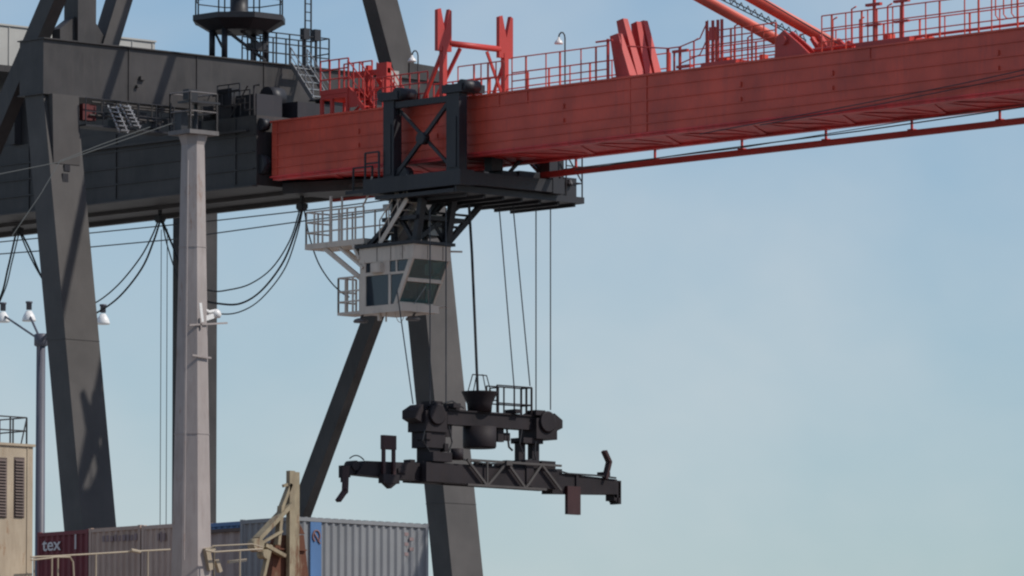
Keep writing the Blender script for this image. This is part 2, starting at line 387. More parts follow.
w.tube([(xs[2], -1.33, 31.5), (xs[3], -1.33, 31.7), (xs[4], -1.33, 32.2)], .022, 6)
w.tube([(xs[1], -1.33, 31.3), (xs[1], -1.33, 32.0)], .055, 6); w.tube([(xs[2], -1.33, 31.3), (xs[2], -1.33, 32.02)], .05, 6)
w.tube([(xs[2] - .25, -1.33, 31.3), (xs[2] - .25, -1.33, 31.85)], .035, 6)
w.box(xs[2] - .3, xs[2] + .35, -1.38, -1.28, 31.85, 31.93); w.box(xs[2] - .1, xs[2] + .5, -1.4, -1.26, 31.36, 31.44)
for xx in px2x([707, 713, 718, 722], -1.33): w.tube([(xx, -1.33, 31.3), (xx, -1.33, 32.7)], .05, 6)
w.box(*(px2x([712], -1.33)[0] + s for s in (-.1, .14)), -1.36, -1.28, 32.1, 32.5)
w.box(*px2x([703, 738], -1.3), -1.4, 1.3, 31.302, 31.42)
w.build('gate_post', REDB, boom)
# long run of rail to the boom tip
xs = px2x([822, 832, 846, 862, 868, 877, 893, 901, 926, 940, 965, 979, 992, 1018, 1035, 1060, 1085], -1.33)
w = post_rail(xs, -1.33, 1.1, bars=(.25, .5, .75, 1.0) if False else (.28, .64, 1.0)); w.build('railing', RED, boom)
w = MB()
for q in (875, 903): 
    x = px2x([q], -1.3)[0]; w.box(x - .05, x + .04, -1.34, -1.28, 31.3, 32.75); w.box(x - .3, x + .3, -1.4, -1.28, 32.5, 32.58)
    w.box(x - .3, x + .28, -1.4, -1.28, 31.9, 31.96)
w.box(*px2x([858, 912], -1.3), -1.4, 1.0, 31.302, 31.44)
w.build('gate_post', REDB, boom)
xs2 = [atY(q, 60, 1.35).x for q in (800, 818, 836, 852, 868, 884, 900, 920, 945, 970, 1000, 1030, 1060, 1090)]
post_rail(xs2, 1.35, 1.1, bars=(.55, 1.0)).build('railing', RED, boom)
xs2 = [atY(q, 60, 1.35).x for q in (690, 712, 734, 756, 778, 800)]
post_rail(xs2, 1.35, 1.05, bars=(.3, .55, .8, 1.0)).build('railing', RED, boom)
w = MB()
for q in (996, 1004, 1012, 1030, 1038):
    x = px2x([q], -1.33)[0]; w.tube([(x, -1.33, 32.6), (x, -1.33, 31.75), (x + .12, -1.33, 31.62), (x + .3, -1.33, 31.6)], .022, 6); w.cut()
w.build_each('grab_loop', RED, boom)
rb = random.Random(5)
w = MB()
for q in (688, 696, 727, 742, 758, 770, 816, 828, 838, 846, 856, 866, 884, 896):
    x = px2x([q], -.9)[0]; y = rb.uniform(-1.0, .6); h = rb.uniform(.12, .42); a = rb.uniform(.06, .18); w.box(x - a, x + a, y - .12, y + .12, 31.304, 31.304 + h); w.cut()
w.build_each('deck_fitting', RED, boom)
w = MB()
for q, h in ((694, .9), (735, 1.2), (748, .8), (833, 1.0), (852, 1.25), (860, .9), (888, 1.2)):
    x = px2x([q], -1.0)[0]; w.tube([(x, -1.0, 31.3), (x, -1.0, 31.3 + h), (x + .18, -1.0, 31.3 + h + .06)], .028, 6); w.cut()
w.build_each('vent_pipe', REDB, boom)
w = MB(); w.tube([(px2x([815], -1.1)[0], -1.12, 31.45), (px2x([1024], -1.1)[0], -1.12, 31.45), (BX1, -1.12, 31.45)], .045, 6); w.build('service_pipe', REDB, boom)
# V-fork boom rest frame
fr = MB()
FX = 3.45
for y in (-1.33, 1.33):
    fr.box(FX - .09, FX + .09, y - .09, y + .09, 31.3, 33.0)
    fr.prism([(FX - .07, y - .3, 32.85), (FX - .07, y + .3, 32.85), (FX - .07, y + .3, 34.15), (FX - .07, y + .2, 34.2), (FX - .07, y + .02, 33.5), (FX - .07, y - .16, 34.2), (FX - .07, y - .3, 34.15)], (.14, 0, 0))
fr.tube([(FX, -1.1, 33.12), (FX, 1.1, 33.12)], .1, 12)
fr.beam((FX, -1.33, 32.9), (FX - .95, -1.33, 31.3), .1, .1); fr.beam((FX, -.6, 33.0), (FX - .85, -.95, 31.3), .1, .1)
fr.beam((FX, .55, 33.0), (FX + .2, 1.2, 31.3), .08, .08); fr.beam((FX, 1.33, 32.8), (FX - .6, 1.2, 31.3), .08, .08)
fr.build('boom_rest_frame', REDB, boom)
# latch guide plates (two leaning pairs)
for k_, (yy, pts) in enumerate([(-1.0, [((627, 76), (616, 34), .42), ((636, 76), (622, 19), .36)]), (-.2, [((645, 76), (636, 22), .30), ((654, 75), (642, 21), .36)])]):
    w = MB()
    for (b_, t_, wd) in pts:
        B = atY(*b_, yy); T = atY(*t_, yy); B.z = 31.3
        sx = Vector((1, 0, 0))
        hw0, hw1 = wd * .75, wd * .42
        w.hexa([B + V(-hw0, -.16, 0), B + V(hw0, -.16, 0), B + V(hw0, .16, 0), B + V(-hw0, .16, 0),
                T + V(-hw1, -.1, -.06), T + V(hw1, -.1, 0), T + V(hw1, .1, 0), T + V(-hw1, .1, -.06)])
        w.box(B.x - hw0 - .1, B.x + hw0 + .1, yy - .25, yy + .25, 31.302, 31.36)
        yy += .36
    w.build('latch_guide', REDB, boom)
# forestays
for yy, e, t, pn in ((-1.15, (806, 56), (719, 8), .17), (1.15, (846, 51), (770, 8), .175)):
    E0 = atY(*e, yy); T0 = atY(*t, yy); d_ = (T0 - E0)
    E0 = E0 - d_ * 0.0
    MB().tube([E0 + d_ * .13, T0 + d_ * 5.5], pn, 16).build('forestay', RED, boom)
    w = MB()
    for s_ in (-.2, .14):
        w.prism([(E0.x - 1.15, yy + s_, 31.3), (E0.x + .35, yy + s_, 31.3), (E0.x - .05, yy + s_, 31.62), (E0.x - .75, yy + s_, 32.12), (E0.x - 1.05, yy + s_, 31.95)], (0, .07, 0))
    w.tube([(E0.x - .72, yy - .3, 31.8), (E0.x - .72, yy + .3, 31.8)], .14, 12)
    w.build('forestay_bracket', REDB, boom)
w = MB()
for pxa, pya, pxb, pyb, rr in ((812, 38, 822, 58, .055), (820, 36, 831, 57, .06), (838, 40, 850, 52, .05), (848, 42, 858, 50, .06), (826, 52, 848, 50, .09)):
    A = atY(pxa, pya, -.6); B = atY(pxb, pyb, -.6); B.z = max(B.z, 31.35); w.beam(A, B, .12, .12)
w.box(*[atY(q, 50, -.6).x for q in (808, 862)], -.95, .5, 31.302, 31.5)
w.build('stay_link', REDB, boom)
# thin inspection truss and ropes between the stays
T = MB()
p0, p1 = atY(738, 8, 0), atY(806, 42, 0); up_ = V(0, 0, .28)
d_ = (p1 - p0)
T.tube([p0 - d_ * 2, p1], .02, 5); T.tube([p0 - d_ * 2 + up_, p1 + up_ * .2], .02, 5)
for i in range(30):
    a = p0 - d_ * 2 + d_ * (3 * i / 30); c = p0 - d_ * 2 + d_ * (3 * (i + .5) / 30)
    T.tube([a, c + up_ * (1 - .01 * i)], .015, 4); T.tube([c + up_ * (1 - .01 * i), a + d_ * .1], .015, 4)
T.build('stay_truss', GREY, boom)
w = MB(); a, b = atY(778, 8, -.4), atY(842, 46, -.4); w.tube([a - (b - a) * 3, b], .022, 6)
w.build('stay_rope', ROPE, boom)

# boom lamps
def hook_lamp(base, h, reach):
    base = Vector(base)
    w = MB(); pts = [base, base + V(0, 0, h - .15)] + [base + V(-reach * .5 * (1 - math.cos(t)) * .7, -reach * .5 * (1 - math.cos(t)) * .7, h - .15 + .18 * math.sin(t)) for t in (.6, 1.2, 1.8, 2.5, 3.0)]
    w.tube(pts, .025, 8); o = w.build('lamp_pole', GREY, crane)
    e = pts[-1]
    MB().lathe(e - V(0, 0, .22), [(.14, 0), (.14, .04), (.1, .11), (.05, .15), (.03, .22)], 14).build('lamp_shade', LAMPW, o)
B = atY(565, 84, 1.35); hook_lamp((B.x, 1.35, 31.3), 2.1, .2)
B = atX(418, 80, -5.5); hook_lamp((B.x, B.y, B.z), .95, .2); (lambda *a: None)('lamp2', B)

# ---- octagonal cable platform on the portal beam
oc = atX(239, 58, -7.95); ocx, ocy = -7.95, oc.y
w = MB()
w.lathe((ocx, ocy, 34.62), [(1.02, 0), (1.5, .28), (1.6, .32), (1.6, .5), (1.0, .5)], 8)
cp = w.build('cable_platform', DARK, crane)
w = MB()
for sx in (-.31, .31):
    for sy in (-.9, .9): w.tube([(ocx + sx, ocy + sy, 33.64), (ocx + sx, ocy + sy, 34.7)], .1, 12); w.cut()
w.build_each('platform_post', DARK, cp)
w = MB(); w.beam((ocx + .35, ocy - .9, 34.6), (ocx + .35, ocy + .9, 33.7), .08, .08); w.beam((ocx + .35, ocy - .85, 33.75), (ocx - .3, ocy - .8, 34.6), .06, .06)
w.beam((ocx + .35, ocy - .2, 34.62), (ocx + .35, ocy + .9, 34.1), .08, .08); w.box(ocx, ocx + .5, ocy + .3, ocy + .75, 34.05, 34.28)
w.beam((ocx + .35, ocy + .9, 34.6), (ocx - .3, ocy + .8, 33.7), .06, .06)
w.build('platform_brace', DARK, cp)
w = MB()
P = [V(ocx + 1.5 * math.cos(math.pi / 8 + i * math.pi / 4), ocy + 1.5 * math.sin(math.pi / 8 + i * math.pi / 4), 35.12) for i in range(9)]
w.rail(P, 1.0, 1.3, .02, bars=(.5, 1)); w.build('railing', DARK, cp)
w = MB(); w.lathe((ocx, ocy, 35.12), [(.5, 0), (.5, .12), (.3, .2), (.3, 1.0), (.7, 1.1), (.7, 1.3)], 16); w.build('cable_reel', DARK, cp)

# ---- maintenance walkway on top of the beam (behind 270..330)
w = MB()
ya = atX(262, 62, -7.5).y; yb = atX(328, 66, -7.5).y; z = 33.66
w.rail([(-7.45, ya, z), (-7.45, yb, z)], 1.0, .55, .022, bars=(.33, .66, 1.0)); w.rail([(-8.45, ya + .2, z), (-8.45, yb + .1, z), (-7.45, yb, z)], 1.0, .6, .022, bars=(.5, 1.0))
w.rail([(-7.45, ocy - .3, z), (-7.45, ya, z)], .75, .5, .02, bars=(.5, 1.0))
w.build('railing', DARK, crane)
w = MB()
ly = atX(308, 60, -7.9).y
for s_ in (-.13, .13): w.tube([(-7.9, ly + s_, z), (-7.9, ly + s_, 38.5)], .03, 6)
zz = z + .2
while zz < 38.4: w.tube([(-7.9, ly - .13, zz), (-7.9, ly + .13, zz)], .018, 6); zz += .28
w.build('access_ladder', DARK, crane)
for q in (306, 317):
    y = atX(q, 32, -7.45).y
    w = MB(); w.box(-7.6, -7.4, y - .13, y + .13, 34.55, 34.92); w.tube([(-7.5, y, z), (-7.5, y, 34.55)], .05, 8)
    w.build('junction_box', DARK, crane)
# stairs down from beam to girder/boom level
s0 = atX(297, 64, -7.2)
w = MB(); w.stair((-7.1, s0.y, 33.62), (-6.0, s0.y, 32.35), .72, (0, 1, 0), hand=True, hr=.55); w.build('stairs', GALV, crane)
w = MB(); w.box(-6.05, -4.9, s0.y - .5, s0.y + .7, 32.28, 32.33); w.box(-5.95, -5.05, s0.y - .3, s0.y + .45, 31.6, 32.28); w.build('landing', DARK, crane)
# clutter of machinery on the girder near the hinge
w = MB()
w.box(-6.9, -5.3, -1.5, -.4, 31.52, 32.25); w.box(-7.0, -6.3, -1.7, -1.3, 31.52, 32.5); w.rail([(-7.0, -1.7, 32.2), (-5.9, -1.7, 32.2)], .42, .5, .02)
w.box(-6.0, -5.1, .1, 1.7, 31.52, 32.1); w.lathe((-6.2, -.3, 32.3), [(.35, 0), (.35, .6)], 16, 'y')
w.build('winch_unit', DARK, crane)
w = MB()
w.rail([(-9.2, -1.7, 31.52), (-5.4, -1.7, 31.52)], .85, .8, .02); w.build('railing', GREY, crane)

# ---- red access platform & stairs at the boom root
w = MB()
X0, X1_ = -2.95, -1.75
A = atY(322, 97, -1.2); Bq = atY(350, 95, -1.2); (lambda *a: None)('redplat', A, Bq)
x0, x1 = A.x, Bq.x
w.box(x0, x1, -1.3, -.2, 31.95, 32.1); w.box(x0 + .02, x1 - .02, -1.28, -.22, 31.8, 31.948)
for x in (x0 + .06, x0 + .55, x1 - .06): w.box(x - .05, x + .05, -1.3, -1.2, 31.302, 31.8)
w.box(x1 - .06, x1 + .4, -1.26, -1.24, 31.45, 31.95)
for x in (x0 + .06, x1 - .06): w.box(x - .05, x + .05, -.32, -.22, 31.302, 31.8)
w.build('access_platform', REDB, boom)
w = MB(); w.rail([(x0, -1.27, 32.1), (x1, -1.27, 32.1)], .95, .45, .024, bars=(.35, .68, 1.0)); w.cut(); w.rail([(x0, -.25, 32.1), (x1, -.25, 32.1)], .95, .45, .024, bars=(.5, 1.0))
w.build_each('railing', REDB, boom)
w = MB(); w.stair((x1 - .05, -1.0, 32.08), (x1 + .75, -1.0, 31.32), .5, (0, 1, 0), hr=.9); w.build('stairs', REDB, boom)
w = MB(); w.stair((x1 + .35, -.1, 32.45), (x1 + 1.15, -.1, 31.5), .5, (0, 1, 0), hr=.5); w.build('stairs', REDB, boom)
w = MB()
xa, xb = atY(352, 74, -.6).x, atY(389, 68, -.6).x
w.box(xa, xb, -.66, -.54, 32.52, 32.68); w.box(xb - .5, xb, -.7, -.5, 32.35, 32.86)
for x in (xb - .1, xa + .8): w.box(x - .06, x + .06, -.68, -.52, 31.302, 32.84)
w.beam((xb - .1, -.6, 32.3), (xa + .1, -.6, 31.4), .06, .06)
w.build('access_frame', REDB, boom)
w = MB(); A = atX(390, 74, -6.9); w.box(-6.95, -6.9, A.y - .05, A.y + .4, 33.2, 33.75); w.build('sign_plate', HOUSE, crane)
w = MB(); w.rail([(xb + .05, -1.3, 31.302), (xb + 2.6, -1.3, 31.302)], .98, .42, .022, bars=(.3, .65, 1.0)); w.cut(); w.rail([(xb + .05, 1.3, 31.302), (2.4, 1.3, 31.302)], 1.0, .5, .022)
w.build_each('railing', REDB, boom)

# ---- hose cabinet, glinting stair and walkway hung below the portal beam
w = MB(); A = atX(83, 102, -7.2); Bq = atX(96, 121, -7.2); w.box(-7.5, -7.2, A.y, Bq.y, Bq.z, A.z - .05); w.build('hose_cabinet', SEAM, crane)
w = MB()
ya = atX(84, 125, -7.0).y; yb = atX(172, 135, -7.0).y
w.box(-7.7, -6.9, ya, yb, 30.88, 30.93)
w.rail([(-6.92, ya, 30.93), (-6.92, yb, 30.93)], .85, .7, .018, bars=(.5, 1.0))
for y in (ya + .1, (ya + yb) / 2, yb - .1): w.box(-7.68, -7.6, y - .04, y + .04, 30.93, 31.83)
w.build('hung_walkway', DARK, crane)
for a_, b_ in (((116, 106), (128, 133)), ((128, 105), (140, 128))):
    A = atX(*a_, -6.8); B = atX(*b_, -6.8)
    w = MB(); n = 6
    w.beam(A, B, .03, .06); w.beam(A - V(0, .35, 0), B - V(0, .35, 0), .03, .06)
    for i in range(n):
        c = A.lerp(B, (i + .5) / n); w.box(c.x - .1, c.x + .12, c.y - .34, c.y, c.z - .02, c.z + .01)
    w.build('stairs', GALV, crane)
# pipework, cable trays and small boxes between the beam and the girder
rc = random.Random(11)
w = MB()
for z, yy0, yy1 in ((31.70, -6.9, -2.2), (31.62, -6.5, -1.9), (31.28, -7.0, -3.9)): w.tube([(-7.15, yy0, z), (-7.15, yy1, z)], .03, 6); w.cut()
for k_ in range(9):
    y = -6.6 + k_ * .52 + rc.uniform(-.1, .1); z = rc.uniform(31.0, 31.45); w.tube([(-7.0, y, z), (-7.0, y, 31.8)], .022, 6); w.cut()
w.build_each('pipe', LEGM, crane)
w = MB()
for k_ in range(8):
    y = -6.3 + k_ * .55 + rc.uniform(-.12, .12); z = rc.uniform(30.95, 31.35); a = rc.uniform(.08, .2); w.box(-7.6, -7.25, y - a, y + a, z, z + rc.uniform(.2, .4)); w.cut()
w.build_each('junction_box', DARK, crane)
w = MB(); w.box(-14, -5.3, -1.95, -1.83, 30.98, 31.06); w.build('cable_tray', GREY, crane)
w = MB()
for (x, z, l) in ((-7.2, 32.3, .5), (-6.6, 31.9, .8), (-6.0, 32.1, .4), (-5.6, 31.7, .5)):
    w.tube([(x, -1.75, z), (x + l, -1.75, z), (x + l, -1.75, z - .35)], .025, 6); w.cut()
w.tube([(-5.3, -1.6, 31.5), (-5.3, -1.6, 32.5), (-5.0, -1.6, 32.5)], .04, 6); w.cut(); w.tube([(-6.3, -1.78, 31.5), (-5.4, -1.78, 32.5)], .025, 6)
w.build_each('pipe', GREY, crane)
# lift cables by the landside leg
for q in (161, 167):
    A = atY(q, 300, 7.2); MB().tube([(A.x, 7.2, 0), (A.x, 7.2, 29.5)], .014, 5).build('lift_cable', ROPE, crane)
# lower walkway ladder dark block right of hinge (sheave box beneath boom end)
w = MB(); A = atY(380, 66, 3); 

# ================================================================== TROLLEY
TXA, TXB = 1.75, 4.75
trolley = empty('crane_trolley', (3.3, 0, 28.2))
tag(trolley, 'charcoal trolley clamped round the red boom with the driver cabin slung below', 'crane trolley')
for x, wd in ((TXA, .5), (TXB, .6)):
    for y in (-1.95, 1.95):
        w = MB(); w.box(x - wd / 2, x + wd / 2, y - .17, y + .17, 28.9, 31.35)
        w.box(x - wd / 2 + .12, x + wd / 2 - .12, y - .2, y - .172, 29.0, 30.6) if y < 0 else None
        w.build('side_post', DARK, trolley)
    w = MB()
    w.box(x - .42, x + .5, -2.2, -1.2, 31.36, 31.62); w.lathe((x + .42, -2.15, 31.55), [(.2, 0), (.2, .7)], 14, 'y'); w.lathe((x - .3, -2.1, 31.5), [(.16, 0), (.16, .8)], 14, 'y')
    w.cut(); w.box(x - .3, x + .3, 1.2, 2.2, 31.36, 31.6)
    w.build_each('wheel_bogie', DARK, trolley)
w = MB()
for y in (-1.98, 1.95):
    w.beam((TXA + .2, y, 28.95), (TXB - .2, y, 31.2), .1, .13); w.beam((TXA + .2, y + .11, 31.1), (TXB - .2, y + .11, 28.95), .07, .1)
    w.box(TXA + .26, TXB - .31, y - .1, y + .1, 31.1, 31.3)
    w.lathe((3.2, y - .12, 30.05), [(.2, 0), (.2, .25)], 12, 'y'); w.cut()
w.build_each('cross_brace', DARK, trolley)
# lower deck of the trolley
w = MB()
w.box(.75, 5.3, -2.3, -1.7, 28.42, 28.9); w.box(.75, 5.3, 1.7, 2.2, 28.42, 28.9)
w.box(.76, 1.1, -1.69, 1.69, 28.45, 28.85); w.box(4.9, 5.28, -1.69, 1.69, 28.45, 28.85); w.box(2.7, 3.0, -1.69, 1.69, 28.45, 28.85)
w.lathe((2.2, -2.0, 28.95), [(.3, 0), (.3, .3)], 14, 'y')
w.build('main_frame', DARK, trolley)
pz = 28.22
C_ = atZ(579, 203, pz); B_ = atZ(509, 211, pz); (lambda *a: None)('platform', C_, B_)
w = MB(); w.box(1.75, 4.9, -2.2, 3.3, pz, pz + .12); w.box(1.2, 1.745, -2.2, .6, pz + .02, pz + .14)
for y in (-1.6, -.8, 0, .8, 1.6, 2.4, 3.1): w.box(1.85, 4.8, y - .05, y + .05, pz - .1, pz - .002)
w.box(4.93, 5.0, -2.2, 3.35, pz, pz + .2); w.box(1.7, 4.9, 3.32, 3.38, pz, pz + .2)
w.build('deck_plate', DARK, trolley)
w = MB()   # housings and posts on the far right of the deck
for (x, y, a_, c_, h_) in ((4.6, .2, .3, .35, .62), (4.6, 1.0, .35, .45, .66), (4.5, 1.9, .35, .5, .62), (4.6, 2.75, .3, .35, .6)):
    w.box(x - a_, x + a_, y - c_, y + c_, pz + .2, pz + .2 + h_); w.cut()
w.build_each('drive_housing', DARK, trolley)
w = MB()
for y in (-.2, 2.45): w.box(4.4, 4.75, y - .24, y + .24, pz + .8, 29.9)
w.beam((4.6, 2.3, 28.95), (4.6, .9, 29.9), .1, .12); w.beam((4.6, .3, 28.9), (4.6, 1.2, 29.7), .08, .1)
w.build('far_post', DARK, trolley)
w = MB()
w.rail([(4.95, 2.6, pz + .12), (4.95, 3.3, pz + .12), (3.9, 3.3, pz + .12)], 1.5, .8, .02, bars=(.35, .7, 1.0))
w.tube([(4.95, 2.65, 29.7), (4.95, 3.3, 28.9), (4.95, 3.3, 28.5)], .025, 6)
w.lathe((4.95, 2.75, 28.75), [(.1, 0), (.12, .06), (.05, .2)], 10)
w.build('railing', DARK, trolley)
w = MB(); w.rail([(.8, -2.25, 28.9), (1.45, -2.25, 28.9)], .85, .6, .03, bars=(.6, 1.0))
w.rail([(-.15, -1.9, 28.62), (.75, -1.9, 28.62)], .75, .6, .03, bars=(1.0,)); w.box(-.2, .8, -2.2, -1.6, 28.5, 28.62)
w.build('railing', DARK, trolley)
# underside carrying frame from deck down to the cabin (raked struts)
CZ1 = 26.70; CZ0 = 24.68         # cabin top and floor
CXa, CXb = .27, 2.78; CYa, CYb = -2.0, -.42
w = MB()
def bm(pa, pb, wd, X=None, Y=None, h=None):
    a = atY(*pa, Y) if Y is not None else atX(*pa, X); b = atY(*pb, Y) if Y is not None else atX(*pb, X); w.beam(a, b, wd, h or wd)
w.box(CXa - .15, CXb + .1, CYa - .1, CYb + .15, CZ1 + .06, CZ1 + .16)
cz = CZ1 + .16; tz = pz
for y in (-1.7, -.4):
    w.beam((.9, y, cz), (2.2, y, tz), .2, .16); w.beam((2.6, y, cz), (2.9, y, tz), .22, .2); w.beam((1.6, y, cz), (1.5, y, tz), .14, .14)
    w.beam((2.5, y, cz), (1.4, y, tz), .12, .12)
w.beam((2.5, -.3, cz), (2.75, 1.1, tz + .1), .2, .16); w.beam((2.5, -1.7, cz), (2.6, .3, tz), .16, .14); w.beam((2.5, -.4, cz), (2.5, -1.5, tz), .14, .12); w.beam((.5, -1.8, cz), (2.5, -1.8, tz), .14, .14); w.beam((.5, -.4, cz), (2.5, -.4, tz), .14, .14)
w.beam((2.6, -.9, cz + .55), (2.6, .25, cz + .55), .08, .08)
w.beam((2.6, -.9, cz + .95), (2.65, .65, cz + .95), .07, .07)
w.box(1.2, 2.8, -1.9, .2, 27.55, 27.68)
w.box(1.6, 2.4, -.9, -.2, 27.1, 27.55)
w.build('hanger_frame', DARK, trolley)
w = MB(); w.box(2.5, 2.54, -1.1, -.55, 27.1, 27.75); w.cut(); w.box(1.3, 1.7, -1.95, -1.9, 27.9, 28.1); w.cut(); w.box(1.9, 2.4, -1.3, -1.26, 27.3, 27.9); w.build_each('cover_plate', HOUSE, trolley)
# inclined stair beside (cream) from balcony up to deck
w = MB(); A = atY(382, 243, -1.9); Bq = atY(407, 202, -1.9)
w.stair((A.x, -1.75, 26.85), (Bq.x + .12, -1.75, 28.2), .5, (0, 1, 0), hr=.75); w.build('stairs', CABM, trolley)

# ---- cabin
def quad_prism(w, pts, d): w.prism(pts, d)
cabp = MB()
t = .07
ax, bx, ya, yb, z0, z1 = CXa, CXb, CYa, CYb, CZ0, CZ1
# cabin: rear box part (ax..kx) full height, front raked (top overhangs)
kx = 1.75; fx0 = 2.22   # floor front edge
cabp.box(ax, bx + .02, ya - .02, yb + .02, z1 - .42, z1 + .05)               # roof fascia
cabp.box(ax, fx0 + .05, ya, yb, z0 - .02, z0 + .22)                          # floor box
cabp.box(ax, ax + t, ya + .01, yb - .01, z0 + .22, z1 - .42)                # rear wall
for y0_, y1_ in ((ya, ya + t), (yb - t, yb)):
    cabp.box(ax + t, ax + .28, y0_, y1_, z0 + .22, z1 - .42)              # rear pillar
    cabp.box(ax + .28, .86, y0_, y1_, z0 + 1.18, z0 + 1.29); cabp.box(.86, 1.68, y0_, y1_, z0 + 1.18, z0 + 1.5)                # mid band
    cabp.box(.86, 1.68, y0_, y1_, z0 + 1.5, z1 - .42)                     # panel by upper window
    cabp.box(ax + .28, .86, y0_, y1_, z0 + 1.79, z1 - .42) if z1 - .42 > z0 + 1.8 else None
    cabp.box(1.62, 1.73, y0_ + .003, y1_ - .003, z0 + .22, z0 + 1.18)
    cabp.box(1.68, 2.42, y0_ + .003, y1_ - .003, z0 + 1.16, z0 + 1.24)
    cabp.box(1.96, 2.03, y0_ + .003, y1_ - .003, z0 + 1.24, z1 - .42)
    # raked front post and knee
    cabp.beam((fx0 - .02 - .35, (y0_ + y1_) / 2, z0 + .2), (bx - .12, (y0_ + y1_) / 2, z1 - .4), .075, .12, up=(0, 1, 0)) if False else None
    cabp.prism([(1.86, y0_ - .004, z0 + .2), (2.02, y0_ - .004, z0 + .2), (bx, y0_ - .004, z1 - .4), (bx - .2, y0_ - .004, z1 - .4)], (0, t + .008, 0))
# front sill lines
cabp.prism([(1.62, ya + t, z0 + .0), (1.80, ya + t, z0 + .2), (1.80, yb - t, z0 + .2), (1.62, yb - t, z0 + .0)], (-.05, 0, .05)) if False else None
# front face frame (raked plane from (1.8,z0+.2) to (bx,z1-.4))
def fr_pt(f, y): return V(2.02 + (bx - 2.02) * f, y, z0 + .2 + (z1 - .4 - z0 - .2) * f)
for f in (.02, .54):
    cabp.beam(fr_pt(f, ya + t), fr_pt(f, yb - t), .09, .12)
cabp.beam(fr_pt(0, (ya + yb) / 2 + .1), fr_pt(1, (ya + yb) / 2 + .1), .04, .05) if False else None
cabin = cabp.build('cabin', CABM, trolley)
# windows
def win(pts, d, name='window', mt=None):
    MB().prism(pts, d).build(name, mt or GLASS, cabin)
for y0_, sg in ((ya + .03, 1), (yb - .05, 1)):
    win([(ax + .29, y0_, z0 + .23), (1.61, y0_, z0 + .23), (1.61, y0_, z0 + 1.17), (ax + .29, y0_, z0 + 1.17)], (0, .02, 0), mt=SIDEGLASS if y0_ < -1 else GLASS)
    win([(1.74, y0_, z0 + .23), (1.86, y0_, z0 + .23), (2.34, y0_, z0 + 1.15), (1.74, y0_, z0 + 1.15)], (0, .02, 0), mt=SIDEGLASS if y0_ < -1 else GLASS)
    win([(1.69, y0_, z0 + 1.25), (2.4, y0_, z0 + 1.25), (2.56, y0_, z1 - .43), (1.69, y0_, z1 - .43)], (0, .02, 0), mt=SIDEGLASS if y0_ < -1 else GLASS)
    win([(ax + .29, y0_, z0 + 1.3), (.85, y0_, z0 + 1.3), (.85, y0_, z1 - .43), (ax + .29, y0_, z1 - .43)], (0, .02, 0), mt=SIDEGLASS if y0_ < -1 else GLASS)
off = V(.02, 0, 0)
win([fr_pt(.04, ya + t) - off, fr_pt(.04, yb - t) - off, fr_pt(.5, yb - t) - off, fr_pt(.5, ya + t) - off], (-.02, 0, 0), 'windscreen')
win([fr_pt(.58, ya + t) - off, fr_pt(.58, yb - t) - off, fr_pt(.99, yb - t) - off, fr_pt(.99, ya + t) - off], (-.02, 0, 0), 'windscreen')
# interior: seat and console
w = MB(); w.box(1.0, 1.45, -1.35, -.8, z0 + .23, z0 + .75); w.box(.95, 1.1, -1.35, -.8, z0 + .75, z0 + 1.45); w.lathe((1.03, -1.08, z0 + 1.45), [(.12, 0), (.12, .2)], 10)
w.build('driver_seat', CABLE, cabin)
w = MB(); w.box(1.3, 1.7, -1.75, -1.45, z0 + .23, z0 + .95); w.cut(); w.box(1.3, 1.7, -.85, -.6, z0 + .23, z0 + .95); w.build_each('console', DARK, cabin)
w = MB(); w.box(.95, 1.4, ya - .16, ya - .003, z0 + 1.25, z0 + 1.56); w.box(1.0, 1.35, ya - .175, ya - .162, z0 + 1.29, z0 + 1.52); w.build('air_conditioner', CABM, cabin)
w = MB()
for x in (1.1, 1.75, 2.3): w.box(x, x + .02, ya - .03, ya - .021, z1 - .4, z1 + .03); w.cut()
for y in (-1.4, -.75): w.box(bx + .021, bx + .03, y, y + .02, z1 - .4, z1 + .03); w.cut()
w.build_each('seam', LOUV, cabin)
# wipers & under-floor gear
w = MB(); w.tube([fr_pt(0, -1.35) + V(.06, 0, 0), fr_pt(.42, -1.1) + V(.06, 0, 0)], .012, 5); w.cut(); w.tube([fr_pt(0, -.7) + V(.06, 0, 0), fr_pt(.35, -.95) + V(.06, 0, 0)], .015, 5); w.build_each('wiper', GALV, cabin)
for (x, y) in ((.15, -1.85), (1.9, -1.2)):
    w = MB(); w.lathe((x, y, z0 - .26), [(.22, 0), (.24, .05), (.20, .10), (.10, .14)], 14); w.tube([(x, y, z0 - .14), (x + .12, y, z0)], .04, 6)
    w.build('floodlight', MASTD, trolley)
w = MB(); w.box(1.0, 1.1, -1.9, -1.8, z0 - .25, z0 - .02); w.cut(); w.tube([(1.3, -1.8, z0 - .02), (1.3, -1.8, z0 - .3)], .03, 6); w.cut(); w.tube(catenary((1.6, -1.7, z0), (2.1, -1.7, z0), .35), .012, 5); w.cut()
w.tube([fr_pt(0, -.3), fr_pt(0, -.3) + V(.25, .25, .02)], .03, 6); w.cut(); w.tube([(bx, yb, z1 - .1), (bx + .2, yb + .35, z1 - .1)], .03, 6)
w.build_each('cabin_fitting', CABM, trolley)
